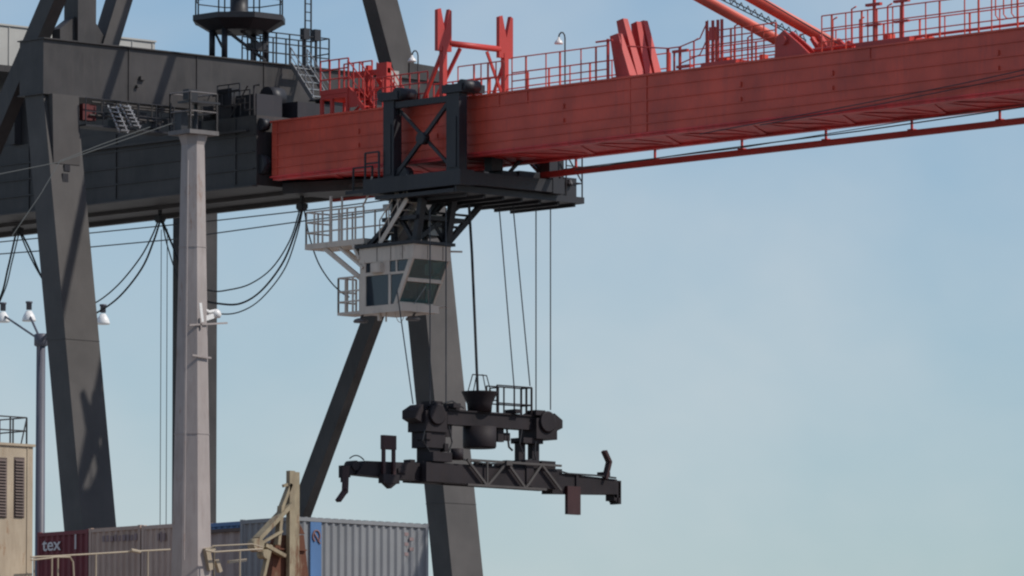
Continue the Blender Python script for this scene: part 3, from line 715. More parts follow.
# balcony (upper left) and lower landing of the cabin
bz = 26.93
w = MB(); A = atY(306, 240, -1.95); Bq = atY(372, 236, -1.95); (lambda *a: None)('balc', A, Bq)
bxa, bxb = A.x, CXa
w.box(bxa, bxb + .2, -2.0, -.9, bz - .02, bz + .16) 
w.build('balcony', CABM, trolley)
w = MB()
w.rail([(bxa + .03, -.95, bz + .16), (bxa + .03, -1.97, bz + .16), (bxb + .15, -1.97, bz + .16)], 1.02, .42, .026, bars=(.35, .68, 1.0))
w.rail([(bxa + .03, -.95, bz + .16), (bxb + .1, -.95, bz + .16)], 1.02, .5, .024, bars=(.5, 1.0))
w.tube([(bxa + 1.22, -1.97, bz), (bxa + 1.22, -1.97, 28.55)], .05, 8); w.tube([(bxa + 1.75, -1.97, bz), (bxa + 1.75, -1.97, 28.5)], .035, 8)
w.tube([(bxb + .1, -1.97, bz + 1.18), (bxb + .35, -1.97, bz + 1.5), (bxb + .55, -1.97, bz + 2.1)], .03, 6)
w.build('balcony_railing', CABM, trolley)
w = MB()
w.beam((bxa + .85, -1.9, bz - .02), (ax + .02, -1.9, z0 + 1.1), .09, .14); w.beam((bxa + .85, -1.0, bz - .02), (ax + .02, -1.0, z0 + 1.1), .09, .12)
w.beam((bxa + 1.5, -1.9, bz - .02), (ax + .2, -2.04, z0 + 1.45), .05, .08); w.beam((bxb - .3, -1.9, bz - .02), (bxb, -1.9, bz - .5), .3, .1)
w.build('balcony_strut', CABM, trolley)
w = MB(); A = atY(338, 312, -1.95)
lz = z0 + .02; w.box(A.x, ax - .005, -1.98, -1.2, lz, lz + .09)
w.build('lower_landing', CABM, trolley)
w = MB(); w.rail([(A.x + .03, -1.2, lz + .09), (A.x + .03, -1.96, lz + .09), (ax - .03, -1.96, lz + .09)], 1.1, .4, .028, bars=(.3, .6, 1.0)); w.build('landing_railing', CABM, trolley)

# ================================================================== HEADBLOCK + SPREADER
HX = 3.9
hb = empty('headblock', (HX, 0, 20.1)); tag(hb, 'dark headblock with rope sheaves hanging on hoist ropes above the spreader', 'headblock')
w = MB()
w.box(HX - .22, HX + .22, -1.75, 2.05, 20.98, 21.4); w.box(HX - .27, HX + .27, -1.75, 2.0, 21.402, 21.45)
w.box(HX - .2, HX + .2, -1.75, -1.2, 21.45, 21.55)
w.build('crossbeam', SPR, hb)
def sheave(y, side):
    w = MB()
    w.box(HX - .42, HX + .42, y - .45, y + .45, 20.7, 21.35)
    w.prism([(HX - .3, y - .45 * side, 20.95), (HX - .3, y - .8 * side, 21.1), (HX - .3, y - .8 * side, 21.35), (HX - .3, y - .45 * side, 21.55)], (.6, 0, 0))
    w.build('sheave_housing', SPR, hb)
    w = MB()
    for xx in (-.5, -.2, .1, .4): w.lathe((HX + xx, y, 21.25), [(.3, 0), (.34, .02), (.29, .05), (.34, .08), (.3, .1)], 20, 'x')
    w.build('sheave', SPR, hb)
sheave(-2.4, 1); sheave(2.35, -1)
w = MB()
w.box(HX - .35, HX + .35, -2.75, -1.95, 20.2, 20.72); w.box(HX - .28, HX + .28, -2.6, -2.1, 19.75, 20.2); w.cut()
w.box(HX - .3, HX + .3, 1.45, 2.3, 20.55, 20.72); w.box(HX - .12, HX + .08, 1.45, 1.73, 19.9, 20.6); w.cut(); w.box(HX - .1, HX + .12, 2.0, 2.3, 19.9, 20.6); w.cut()
w.box(HX - .1, HX + .1, -1.7, -1.45, 20.6, 20.98); w.cut()
w.box(HX - .08, HX + .08, .55, .8, 20.55, 20.98); w.tube([(HX, 1.0, 20.98), (HX + .1, 1.0, 20.4), (HX + .1, 1.15, 20.3)], .035, 6)
w.box(HX - .05, HX + .05, .85, 1.1, 20.6, 20.85)
w.build_each('twistlock_leg', SPR, hb)
w = MB(); cyb = -.22
w.lathe((HX + .05, cyb, 20.3), [(.5, 0), (.53, .05), (.53, .68)], 20); w.build('cable_basket', SPR, hb)
w = MB(); w.lathe((HX + .05, cyb, 21.45), [(.38, 0), (.40, .25), (.56, .6), (.58, .64), (.5, .64)], 20); w.build('basket_funnel', SPR, hb)
w = MB()
for s_ in (-.5, .5): w.tube([(HX + .05, cyb + s_, 22.07), (HX + .05, cyb + s_ * .6, 22.62)], .018, 5)
w.tube([(HX + .05, cyb - .3, 22.62), (HX + .05, cyb + .3, 22.62)], .02, 5); w.tube([(HX + .35, cyb, 22.07), (HX + .2, cyb, 22.62), (HX - .1, cyb, 22.62), (HX - .25, cyb, 22.07)], .018, 5)
w.build('cable_guide', SPR, hb)
w = MB(); w.rail([(HX - .2, .45, 21.45), (HX + .2, .45, 21.45)], .8, .4, .02)
w.rail([(HX + .24, .35, 21.46), (HX + .24, 1.85, 21.46)], .86, .72, .022, bars=(.35, 1.0)); w.rail([(HX - .24, .35, 21.46), (HX - .24, 1.85, 21.46)], .86, .72, .022, bars=(.35, 1.0))
w.rail([(HX - .24, 1.85, 21.46), (HX + .24, 1.85, 21.46)], .86, .24, .03, bars=(.35, 1.0))
w.build('railing', SPR, hb)

w = MB()
for pl in (((-2.1, 21.6), (-1.7, 21.7), (-1.2, 21.5)), ((-2.8, 20.9), (-2.95, 20.4), (-2.6, 20.0)), ((-1.85, 20.9), (-1.7, 20.4), (-1.95, 19.9)), ((1.3, 20.95), (1.2, 20.5), (1.35, 20.2)), ((1.9, 20.6), (1.85, 20.2), (1.95, 19.9))):
    w.tube([(HX + .38, y, z) for y, z in pl], .025, 6); w.cut()
w.build_each('hose', CABLE, hb)
w = MB()
for y, z, a, h in ((-2.7, 20.45, .1, .2), (-1.95, 20.1, .08, .25), (-2.35, 21.5, .22, .16), (-1.5, 21.5, .15, .14), (2.1, 21.45, .2, .16), (1.15, 21.47, .14, .12)):
    w.box(HX - .1, HX + .4, y - a, y + a, z, z + h); w.cut()
w.build_each('fitting', SPR, hb)
sp = empty('container_spreader', (HX, 0, 19.0)); tag(sp, 'dark telescopic container spreader hanging under the headblock with red corner flippers', 'spreader')
w = MB()
for x in (HX - .55, HX + .35): w.box(x, x + .2, -2.95, 2.75, 19.12, 19.72)
w.box(HX - .34, HX + .34, -2.9, -2.0, 19.1, 19.75); w.box(HX - .34, HX + .34, 1.6, 2.7, 19.1, 19.7)
w.prism([(HX - .3, -2.0, 19.15), (HX - .3, 1.6, 19.15), (HX - .3, 1.6, 19.62), (HX - .3, -2.0, 19.62)], (.5, 0, 0))
w.build('main_frame', SPR, sp)
w = MB()
zt, zb = 19.86, 19.08
w.beam((HX + .65, -1.3, zt), (HX + .65, 2.75, zt), .07, .07); w.beam((HX + .65, -1.3, zb), (HX + .65, 2.1, zb), .07, .07)
ys = [-1.3, -.45, .4, 1.2, 1.9, 2.75]
for i, y in enumerate(ys[:-1]):
    w.beam((HX + .65, y, zt if i % 2 == 0 else zb), (HX + .65, ys[i + 1], zb if i % 2 == 0 else zt), .06, .07)
w.beam((HX + .65, -.45, zb), (HX + .65, -.45, zt), .05, .05); w.box(HX + .55, HX + .75, .3, .55, zt - .1, zt + .06)
w.build('side_truss', LEGM, sp)
w = MB()
for y in (-.35, .05, .55, .95): w.lathe((HX + .1, y, 19.66), [(.18, 0), (.18, .12), (.1, .2)], 10); w.cut()
w.box(HX - .3, HX + .5, 1.35, 1.95, 19.72, 20.0); w.cut(); w.box(HX - .3, HX + .5, 2.05, 2.65, 19.7, 20.0); w.cut(); w.box(HX + .1, HX + .6, -2.7, -1.9, 19.76, 20.05); w.cut()
w.lathe((HX + .5, -1.6, 19.85), [(.2, 0), (.2, .35)], 12); w.cut()
w.box(HX + .4, HX + .6, 1.3, 1.6, 19.15, 19.8)
w.build_each('hydraulic_unit', SPR, sp)
w = MB()
for pl in (((-1.2, 19.9), (-.2, 19.8), (.9, 19.86), (1.9, 20.05)), ((2.6, 19.8), (3.4, 19.66), (4.6, 19.66), (5.5, 19.62))):
    w.tube([(HX + .3, y, z) for y, z in pl], .028, 6); w.cut()
w.build_each('hose', CABLE, sp)
w = MB()
for y, a in ((-3.2, .1), (3.1, .12), (5.2, .14)): w.box(HX - .12, HX + .2, y - a, y + a, 19.67, 19.8); w.cut()
w.build_each('fitting', SPR, sp)
# telescopic arms
w = MB()
w.prism([(HX - .25, -5.6, 19.22), (HX - .25, -2.95, 19.14), (HX - .25, -2.95, 19.7), (HX - .25, -5.25, 19.66)], (.5, 0, 0)); w.box(HX - .15, HX + .15, -5.9, -5.3, 19.22, 19.42)
w.box(HX + .27, HX + .3, -3.9, -3.55, 19.35, 19.5)
w.build('telescopic_arm', SPR, sp)
w = MB(); w.prism([(HX - .25, 2.75, 19.0), (HX - .25, 5.6, 19.1), (HX - .25, 5.6, 19.58), (HX - .25, 2.75, 19.68)], (.5, 0, 0)); w.box(HX - .3, HX + .3, 3.75, 3.85, 19.13, 19.64)
w.build('telescopic_arm', SPR, sp)
for y in (-5.88, 5.66):
    w = MB(); zz0, zz1, hh = (19.12, 19.5, .07) if y < 0 else (19.0, 19.5, .12); w.box(HX - .2, HX + .2, y - hh, y + hh, zz0, zz1)
    for x in (HX - .12, HX + .12): w.tube([(x, y, zz0), (x, y, zz0 - .14)], .05, 8)
    w.build('end_beam', SPR, sp)
# flippers
def flipper(pts, wd=.13, X=HX + .3, th=.1):
    w = MB()
    for a, b in zip(pts[:-1], pts[1:]): w.beam(atX(*a, X), atX(*b, X), th, wd, up=(1, 0, 0))
    for a in pts[1:-1]: c = atX(*a, X); w.lathe(c - V(th / 2, 0, 0), [(wd * .5, 0), (wd * .5, th)], 10, 'x')
    return w.build('flipper', FLIP, sp)
flipper([(346, 466), (345, 491), (338, 501)], .2)
flipper([(605, 479), (609, 462), (604, 451)], .2)
w = MB()
A = atX(382, 436, HX + .35); 
for q in (383.5, 393.5): a = atX(q, 436, HX + .35); b = atX(q, 476, HX + .35); w.beam(a, b, .1, .09, up=(1, 0, 0))
a = atX(382, 435, HX + .35); b = atX(395, 450, HX + .35); w.box(HX + .28, HX + .42, a.y, b.y, b.z, a.z)
w.build('flipper', FLIP, sp)
w = MB(); a = atX(381, 474, HX + .4); b = atX(397, 484, HX + .4); w.box(HX + .28, HX + .52, a.y, b.y, b.z, a.z); w.prism([(HX + .3, a.y + .1, b.z), (HX + .3, b.y - .1, b.z), (HX + .3, (a.y + b.y) / 2, b.z - .16)], (.2, 0, 0)); w.build('flipper_motor', SPR, sp)
w = MB(); a = atX(566, 486, HX + .3); b = atX(579, 515, HX + .3); w.box(HX + .25, HX + .38, a.y, b.y, b.z, a.z); w.build('flipper', FLIP, sp)
w = MB(); a = atX(352, 462, HX); w.lathe((HX - .2, a.y, 19.5), [(.16, 0), (.16, .4)], 12, 'x'); w.tube(catenary((HX, a.y - .1, 19.72), (HX, a.y + .5, 19.7), -.12), .02, 5)
b = atX(613.5, 480, HX); w.cut(); w.box(HX - .2, HX + .2, b.y - .16, b.y - .03, 18.9, 19.58); w.cut(); w.box(HX - .2, HX + .2, b.y + .03, b.y + .15, 18.8, 19.55); w.build_each('hose_reel', SPR, sp)

# ================================================================== ROPES
def rope(name, pts, r, label, cat, group=None, mat=ROPE):
    pts = [Vector(p) for p in pts]
    o = MB().tube(pts, r, 6).build(name, mat, None, None, root=pts[0]); tag(o, label, cat, group); return o
G = 'hoist ropes between trolley and headblock'
def hoist(pt, pb, Xt, Xb, lab):
    a = atX(*pt, Xt); b = atX(*pb, Xb); rope('hoist_rope', [a, b], .02, lab, 'rope', G)
hoist((397, 290), (413, 404), 3.3, HX, 'leftmost hoist rope, slanting from below the cabin to the left sheaves')
hoist((430, 208), (430, 404), HX + .4, HX + .4, 'left of the two straight hoist ropes passing in front of the cabin')
hoist((446, 208), (446, 404), HX + .5, HX + .5, 'right of the two straight hoist ropes passing in front of the cabin')
hoist((499, 206), (514, 386), HX, HX, 'slanting hoist rope nearest the power cable')
hoist((513, 206), (530, 386), HX, HX, 'slanting hoist rope just left of the two vertical right-hand ropes')
hoist((536, 206), (536, 412), HX, HX, 'vertical hoist rope to the right sheaves, second from the right')
hoist((550.5, 204), (550.5, 410), HX, HX, 'rightmost vertical hoist rope down to the right sheaves')
a = atX(469, 205, HX); b = atX(478, 400, HX)
rope('power_cable', [a, a.lerp(b, .25) + V(0, .03, 0), a.lerp(b, .6) + V(0, .02, 0), b], .045, 'thick black power cable dropping from the trolley into the funnel basket', 'cable', mat=CABLE)
# trolley tow ropes (run under girder from landside to the trolley)
def pxrope(name, pl, Y, r, lab, cat, group=None, ext=0):
    rope(name, [atY(x, y, Y) for x, y in pl], r, lab, cat, group)
pxrope('tow_rope', [(-60, 248), (0, 242), (91, 233), (221, 220), (320, 209), (395, 199)], 0.9, .02, 'upper thin tow rope running under the dark girder to the trolley', 'rope', 'tow ropes under the girder')
pxrope('tow_rope', [(-60, 259), (0, 254), (91, 247), (172, 239.5), (221, 232.5), (304, 221), (395, 209)], -.9, .02, 'lower thin tow rope running under the dark girder to the trolley', 'rope', 'tow ropes under the girder')
pxrope('tow_rope', [(575, 170), (700, 152), (860, 131), (1024, 107), (1090, 97)], .9, .02, 'thin tow rope under the red boom above its conductor rail', 'rope')
pxrope('tow_rope', [(575, 168), (740, 148), (900, 122), (1040, 102)], .2, .014, 'faint tow rope close beneath the red boom, nearly touching it', 'rope')
# slack ropes lying against the boom web (two dark diagonals on its lower half)
pxrope('slack_rope', [(700, 134), (860, 104), (960, 84), (1060, 62)], -1.62, .016, 'upper slack rope crossing the red boom face at right', 'rope', 'slack ropes along the boom face')
pxrope('slack_rope', [(760, 125), (880, 104), (1000, 80), (1060, 67)], -1.62, .016, 'lower slack rope crossing the red boom face at right', 'rope', 'slack ropes along the boom face')

# festoon cables : carriers at 18, 160, 302
FY = .4
cx_ = [atY(18, 231, FY), atY(160, 219, FY), atY(302, 207, FY)]
fl = ['cable carrier under the girder left of the near crane leg', 'cable carrier under the girder beside the pale ship mast', 'cable carrier under the girder left of the cabin balcony']
for c, l_ in zip(cx_, fl):
    w = MB(); w.box(c.x - .18, c.x + .18, FY - .1, FY + .1, c.z - .05, c.z + .1); w.lathe((c.x, FY - .12, c.z), [(.14, 0), (.14, .24)], 12, 'y'); w.box(c.x - .04, c.x + .04, FY - .05, FY + .05, c.z + .1, 29.215)
    o = w.build('cable_carrier', DARK, None, None, root=(c.x, FY, c.z)); tag(o, l_, 'cable carrier', 'festoon cable carriers under the girder')
def loop(name, ctrl, r, lab, Y=FY):
    # smooth through control pixels (Catmull-Rom)
    P = [atY(x, y, Y) for x, y in ctrl]; out = []
    Q = [P[0] * 2 - P[1]] + P + [P[-1] * 2 - P[-2]]
    for i in range(1, len(Q) - 2):
        for k in range(8):
            t = k / 8; a, b, c, d = Q[i - 1], Q[i], Q[i + 1], Q[i + 2]
            out.append(.5 * ((2 * b) + (c - a) * t + (2 * a - 5 * b + 4 * c - d) * t * t + (3 * b - a - 3 * c + d) * t ** 3))
    out.append(P[-1]); rope(name, out, r * .75, lab, 'cable', 'festoon cables under the girder', CABLE)
N_ = 'festoon_cable'
loop(N_, [(16, 233), (8, 268), (0, 298), (-20, 330), (-60, 345), (-95, 325), (-118, 280), (-126, 245)], .045, 'festoon cable falling from the leftmost carrier out of the left edge')
loop(N_, [(19, 233), (12, 262), (4, 292), (-14, 322), (-50, 338), (-90, 318), (-118, 268), (-128, 245)], .03, 'inner festoon cable falling left from the leftmost carrier')
loop(N_, [(20, 233), (28, 252), (40, 275), (55, 297), (75, 308), (95, 303), (118, 285), (140, 258), (152, 236), (158, 221)], .035, 'festoon cable loop passing behind the near leg, inner line')
loop(N_, [(22, 234), (30, 250), (43, 280), (60, 306), (80, 318), (98, 312), (120, 296), (142, 268), (154, 240), (160, 221)], .045, 'festoon cable loop passing behind the near leg, lowest line')
loop(N_, [(161, 221), (168, 236), (180, 262), (195, 284), (212, 291), (228, 290), (250, 284), (272, 268), (290, 240), (300, 209)], .032, 'festoon cable loop behind the pale mast, upper line')
loop(N_, [(163, 222), (172, 244), (184, 275), (200, 298), (222, 304), (242, 303), (262, 290), (282, 264), (294, 236), (302, 209)], .045, 'festoon cable loop behind the pale mast, middle line')
loop(N_, [(162, 222), (168, 248), (180, 282), (198, 308), (222, 314), (242, 311), (262, 298), (284, 270), (296, 238), (303, 209)], .03, 'festoon cable loop behind the pale mast, lowest line')
loop(N_, [(304, 209), (309, 235), (318, 262), (330, 281), (341, 292), (349, 297)], .032, 'festoon cable dropping past the balcony to the cabin landing', Y=-1.3)

# ================================================================== LIGHT MAST (far left, behind the crane)
LYc = 45.0
A = atY(41, 336, LYc)
lm = empty('light_mast', (A.x, LYc, 0)); tag(lm, 'tall dark harbour light mast with a crown of dome lamps behind the near crane leg', 'light mast')
w = MB(); w.tube([(A.x, LYc, 0), (A.x, LYc, A.z + .05)], .26, 14, r2=.19); w.lathe((A.x, LYc, A.z - .45), [(.22, 0), (.3, .05), (.3, .5), (.22, .55)], 14)
w.build('pole', POLEM, lm)
lamps = [(3, 314), (64, 324), (29, 313), (60, 318), (103, 316)]
for k_, (lx, ly) in enumerate(lamps):
    y = LYc + (-1 if k_ % 2 else 1) * .8
    c = atY(lx, ly, y)
    w = MB(); w.tube([(A.x, LYc, A.z - .2), c + V(0, 0, -.05)], .05, 6)
    arm = w.build('lamp_arm', POLEM, lm)
    MB().lathe(c - V(0, 0, .36), [(.29, 0), (.30, .07), (.24, .25), (.12, .45)], 16).build('lamp_dome', LAMPW, arm)
    w = MB(); w.lathe(c + V(0, 0, .14), [(.12, 0), (.12, .28), (.15, .28), (.15, .36)], 12); w.build('lamp_ballast', POLEM, arm)

# ================================================================== SHIP (hull below the frame; deck gear in view)
DK = 10.0
ship = empty('cargo_ship', (15, 0, -3)); tag(ship, 'cargo ship moored at the quay, its deck carrying the containers', 'ship')
hullp = [(3, -44), (3, 70), (9, 88), (15.5, 96), (22, 88), (28, 70), (28, -44), (22, -50), (9, -50)]
MB().prism([(x, y, -6) for x, y in hullp], (0, 0, DK + 6)).build('hull', HULL, ship)
MB().prism([(15.5 + (x - 15.5) * .985, y * .995, DK) for x, y in hullp], (0, 0, .05)).build('deck', DECKM, ship)
w = MB(); w.box(4.6, 13.6, -17.4, -7.4, DK + .05, 11.95); w.build('hatch_coaming', DECKM, ship)
w = MB(); w.box(11.5, 17, -33, -19, DK + .05, 13.2); w.build('mast_house', BUFF, ship)

# ---- containers (row standing end-on to the camera's left, last one showing its side)
W_, H_, L_ = 2.42, 2.59, 6.06
def corr(w, p0, p1, z0, z1, out, pitch=.278, dep=.05, n=None):
    """corrugated panel from p0 to p1 (xy), heights z0..z1, outward normal out"""
    p0 = Vector(p0); p1 = Vector(p1); out = Vector(out); Ld = (p1 - p0).length; n = max(2, round(Ld / pitch)); P = []
    for i in range(n):
        for t, dd in ((0, 1), (.25, 1), (.5, 0), (.75, 0)):
            P.append(p0.lerp(p1, (i + t) / n) - out * (dep if dd == 0 else 0))
    P.append(p1)
    vs = [V(p.x, p.y, z0) for p in P] + [V(p.x, p.y, z1) for p in P]; k = len(P)
    w.add(vs, [(i, i + 1, k + i + 1, k + i) for i in range(k - 1)])
def container(x, y, ztop, mat, label, L=L_, frame=None, roofcorr=False, base=True):
    e = empty('shipping_container', (x, y, ztop - H_)); tag(e, label, 'container', 'shipping containers on the ship deck')
    z0, z1 = ztop - H_, ztop; fm = frame or mat; x1, y1 = x + W_, y + L
    w = MB()
    for cx in (x, x1 - .11):
        for cy in (y, y1 - .11): w.box(cx, cx + .11, cy, cy + .11, z0 + .1, z1 - .1)
    for z in (z0 + .02, z1 - .13):
        w.box(x + .11, x1 - .11, y, y + .07, z, z + .11); w.box(x + .11, x1 - .11, y1 - .07, y1, z, z + .11)
        w.box(x, x + .07, y + .11, y1 - .11, z, z + .11); w.box(x1 - .07, x1, y + .11, y1 - .11, z, z + .11)
    for cx in (x - .003, x1 - .115):
        for cy in (y - .003, y1 - .115):
            for z in (z0, z1 - .115): w.box(cx, cx + .118, cy, cy + .118, z, z + .118)
    w.build('frame', fm, e)
    w = MB()
    a, b = z0 + .131, z1 - .131
    corr(w, (x + .11, y + .02), (x1 - .11, y + .02), a, b, (0, -1)) if False else None
    corr(w, (x + .11, y + .02, 0), (x1 - .11, y + .02, 0), a, b, (0, -1, 0)); corr(w, (x1 - .11, y1 - .02, 0), (x + .11, y1 - .02, 0), a, b, (0, 1, 0))
    corr(w, (x1 - .02, y + .11, 0), (x1 - .02, y1 - .11, 0), a, b, (1, 0, 0)); corr(w, (x + .02, y1 - .11, 0), (x + .02, y + .11, 0), a, b, (-1, 0, 0))
    w.build('wall_panel', mat, e)
    w = MB(); w.box(x + .08, x1 - .08, y + .08, y1 - .08, z1 - .06, z1 - .02)
    yy = y + .2
    while yy < y1 - .3: w.box(x + .09, x1 - .09, yy, yy + .12, z1 - .018, z1 + .004); yy += .3
    w.build('roof', mat, e)
    return e
ZT = 17.3
c1 = container(-1.18, -14, ZT, C_MAR, 'maroon container lettered tex beside the rusty deckhouse')
c2 = container(1.28, -14, ZT + .02, C_TAN, 'weathered tan container between the maroon one and the pale mast')
c3 = container(3.76, -14.0, ZT - .0, C_BEI, 'beige container whose right half hides behind the pale mast')
c4 = container(6.3, -13.95, ZT - .06, C_BLU, 'blue container peeping out behind the low grey bulkhead')
bk = empty('grey_bulkhead', (7.6, -14.3, 14.2)); tag(bk, 'low grey steel bulkhead right of the pale mast, below the blue container top', 'bulkhead')
w = MB(); corr(w, (6.5, -14.22, 0), (9.2, -14.22, 0), 14.2, ZT - .4, (0, -1, 0), pitch=.5); corr(w, (9.2, -14.10, 0), (6.5, -14.10, 0), 14.2, ZT - .4, (0, 1, 0), pitch=.5); w.build('wall_panel', C_GRY, bk)
w = MB(); w.box(6.45, 9.3, -14.3, -14.02, ZT - .4, ZT - .3); w.build('top_beam', LOUV, bk)
w = MB()
for x in (6.46, 9.2): w.box(x, x + .1, -14.29, -14.04, 14.2, ZT - .402); w.cut()
w.build_each('edge_post', LOUV, bk)
c6 = container(9.45, -15.0, ZT - .13, C_PAL, 'pale blue-grey container with a bright blue stripe', L=5.35)
# supports below (lower tier out of view is hatch gear)
w = MB(); w.box(-1.2, 3.0, -14.0, -1.8, 0, 14.5); o = w.build('quay_stack_base', CONC); tag(o, 'plain concrete plinth below the left containers', 'plinth')
w = MB(); w.box(3.05, 11.6, -15.2, -1.2, 11.97, 14.2); o = w.build('hatch_cover', DECKM, ship)

# lettering
FONT_CACHE = {}
def text(body, size, mat, parent, origin, xdir, up=(0, 0, 1), ext=.006, label=None, name='lettering', sx=1.0):
    cu = D.curves.new(name, 'FONT'); cu.body = body; cu.size = size; cu.extrude = ext; cu.align_x = 'CENTER'; cu.align_y = 'CENTER'; cu.offset = .012 * size
    ob = D.objects.new(name, cu); COL.objects.link(ob)
    xd = Vector(xdir).normalized(); u = Vector(up); n = xd.cross(u).normalized()
    M = Matrix(((xd.x, u.x, n.x, origin[0]), (xd.y, u.y, n.y, origin[1]), (xd.z, u.z, n.z, origin[2]), (0, 0, 0, 1)))
    dg = bpy.context.evaluated_depsgraph_get(); me = D.meshes.new_from_object(ob.evaluated_get(dg))
    D.objects.remove(ob); D.curves.remove(cu)
    off = Vector((0, 0, 0)); o_ = parent
    while o_ is not None: off += o_.location; o_ = o_.parent
    me.transform(Matrix.Diagonal((sx, 1, 1, 1))); me.transform(Matrix.Translation(-off) @ M); me.materials.clear(); me.materials.append(mat)
    ob = D.objects.new(name, me); COL.objects.link(ob); ob.parent = parent
    if label: ob['label'] = label
    return ob
A = atY(51.5, 545, -14)
text('tex', .55, LETW, c1, (A.x, -14 - .012 + .02 - .012, A.z), (1, 0, 0), sx=1.2, label='white lettering tex')
w = MB(); A = atY(74.5, 541, -14); w.box(A.x, A.x + .06, -13.995, -13.975, A.z - .25, A.z + .25); w.build('marking', LETW, c1)
# faded illegible ghosts of lettering
w = MB(); rr = random.Random(3)
for px_ in range(102, 137, 4):
    A = atY(px_, 539 + (px_ - 102) * -.05, -14); w.box(A.x, A.x + .1 + .04 * rr.random(), -13.993, -13.975, A.z - .09, A.z + .07 + .05 * rr.random())
w.build('faded_lettering', GHOST, c2)
w = MB()
for px_, h in ((157, .1), (160, .16), (163, .12)): A = atY(px_, 537, -14); w.box(A.x, A.x + .08, -13.993, -13.975, A.z - h, A.z + h)
w.build('faded_lettering', GHOST, c3)
Xs = 9.45 + W_
w = MB(); a = atX(310.5, 540, Xs).y; b = atX(321.5, 540, Xs).y
w.box(Xs - .03, Xs + .001, a, b, ZT - .13 - H_ + .14, ZT - .13 - .14)
w.build('blue_stripe', STRIPE, c6)
w = MB(); c_ = atX(316, 536, Xs)
for k_ in range(16):
    t0 = 2 * math.pi * k_ / 16; t1 = 2 * math.pi * (k_ + 1) / 16
    if k_ in (11, 12): continue
    w.beam((Xs + .012, c_.y + .14 * math.cos(t0), c_.z + .17 * math.sin(t0)), (Xs + .012, c_.y + .14 * math.cos(t1), c_.z + .17 * math.sin(t1)), .03, .05, up=(1, 0, 0))
w.beam((Xs + .012, c_.y - .1, c_.z + .1), (Xs + .012, c_.y + .15, c_.z - .22), .03, .05, up=(1, 0, 0))
w.build('emblem', LETR, c6)
w = MB()
for i in range(5):
    A = atX(405 + (i % 2) * 5, 534 + i * 5, Xs); w.box(Xs - .03, Xs - .012, A.y, A.y + .16, A.z - .05, A.z + .05)
w.build('faded_lettering', GHOST, c6)

# ---- ship mast with basket (pale, in front)
MX, MY = 14.6, None
A = atX(193, 135, MX); MY = A.y; zt = A.z
ms = empty('ship_mast', (MX, MY, 13.2)); tag(ms, 'tall pale grey tapered ship mast topped by a railed basket', 'ship mast')
s_ = 33.2
w = MB(); w.tube([(MX, MY, 13.2), (MX, MY, zt - .28)], .64, 8, r2=.35); w.tube([(MX, MY, zt - .30), (MX, MY, zt - .02)], .35, 8, r2=.44)
w.build('mast_pole', MASTM, ms)
w = MB(); w.box(MX - .45, MX + .5, MY - .55, MY + .55, zt - .02, zt + .1); w.build('crow_basket_floor', MASTD, ms)
w = MB(); z = zt + .1
w.rail([(MX - .42, MY - .5, z), (MX + .46, MY - .5, z), (MX + .46, MY + .5, z), (MX - .42, MY + .5, z), (MX - .42, MY - .5, z)], 1.08, 1.0, .022, bars=(.5, 1.0), rp=.035)
w.build('basket_railing', MASTD, ms)
w = MB(); w.box(MX - .1, MX + .15, MY - .3, MY + .05, z + .9, z + 1.2); w.tube([(MX, MY + .1, z), (MX, MY + .1, z + 1.2)], .06, 8); w.box(MX - .1, MX + .5, MY - .5, MY + .6, z + .78, z + .84)
w.box(MX - .3, MX, MY - .45, MY - .2, z, z + .55)
w.build('masthead_lamp', DARK, ms)
# lamp bracket half-way
w = MB(); c = atX(209, 312, MX + .2)
c1_ = V(MX + .2, MY + .1, c.z)
w.tube([atX(200, 308, MX + .3), atX(209, 312, MX + .3), atX(214, 311, MX + .3)], .05, 8); w.lathe(atX(216, 313, MX + .3) - V(0, 0, .14), [(.12, 0), (.16, .1), (.12, .2), (.05, .25)], 12)
w.beam(atX(200, 320, MX + .3), atX(212, 316, MX + .3), .16, .14); w.beam(atX(199, 303, MX + .35), atX(201, 322, MX + .35), .1, .14, up=(1, 0, 0))
w.build('mast_lamp', LAMPW, ms)
w = MB(); w.beam(atX(189, 325, MX + .45), atX(227, 323, MX + .45), .05, .05); w.beam(atX(200, 318, MX + .45), atX(201, 329, MX + .45), .05, .05, up=(1, 0, 0)); w.cut(); w.beam(atX(192, 355, MX + .5), atX(211, 358, MX + .5), .04, .05)
w.build_each('mast_bracket', MASTM, ms)
w = MB()
a0_ = atX(187.5, 200, MX + .55); a1_ = atX(184, 560, MX + .75); a0_ = atX(188, 160, MX + .42)
w.tube([a0_, a1_], .02, 6)
for yy_ in (248, 435): 
    zc = atX(193, yy_, MX).z; rr_ = .64 + (.35 - .64) * (zc - 13.2) / (zt - 13.48); w.tube([(MX, MY, zc), (MX, MY, zc + .03)], rr_ + .012, 8)
w.build('mast_conduit', MASTM, ms)
# stay wires from the mast head to the left
def wire(pl, Xs_, lab, r=.013):
    rope('stay_wire', [atX(x, y, xx) for (x, y), xx in zip(pl, Xs_)], r, lab, 'stay wire', 'stay wires from the pale mast head', STAYM)
wire([(176, 122), (60, 162), (0, 174), (-40, 178)], [MX, MX + 1, MX + 1.5, MX + 2], 'lower stay wire sloping left from the mast basket across the near leg')
wire([(150, 127), (100, 145), (60, 161), (40, 195), (12, 236)], [MX, MX + .5, MX + 1, MX + 1.3, MX + 1.6], 'stay wire bending down steeply across the near leg')

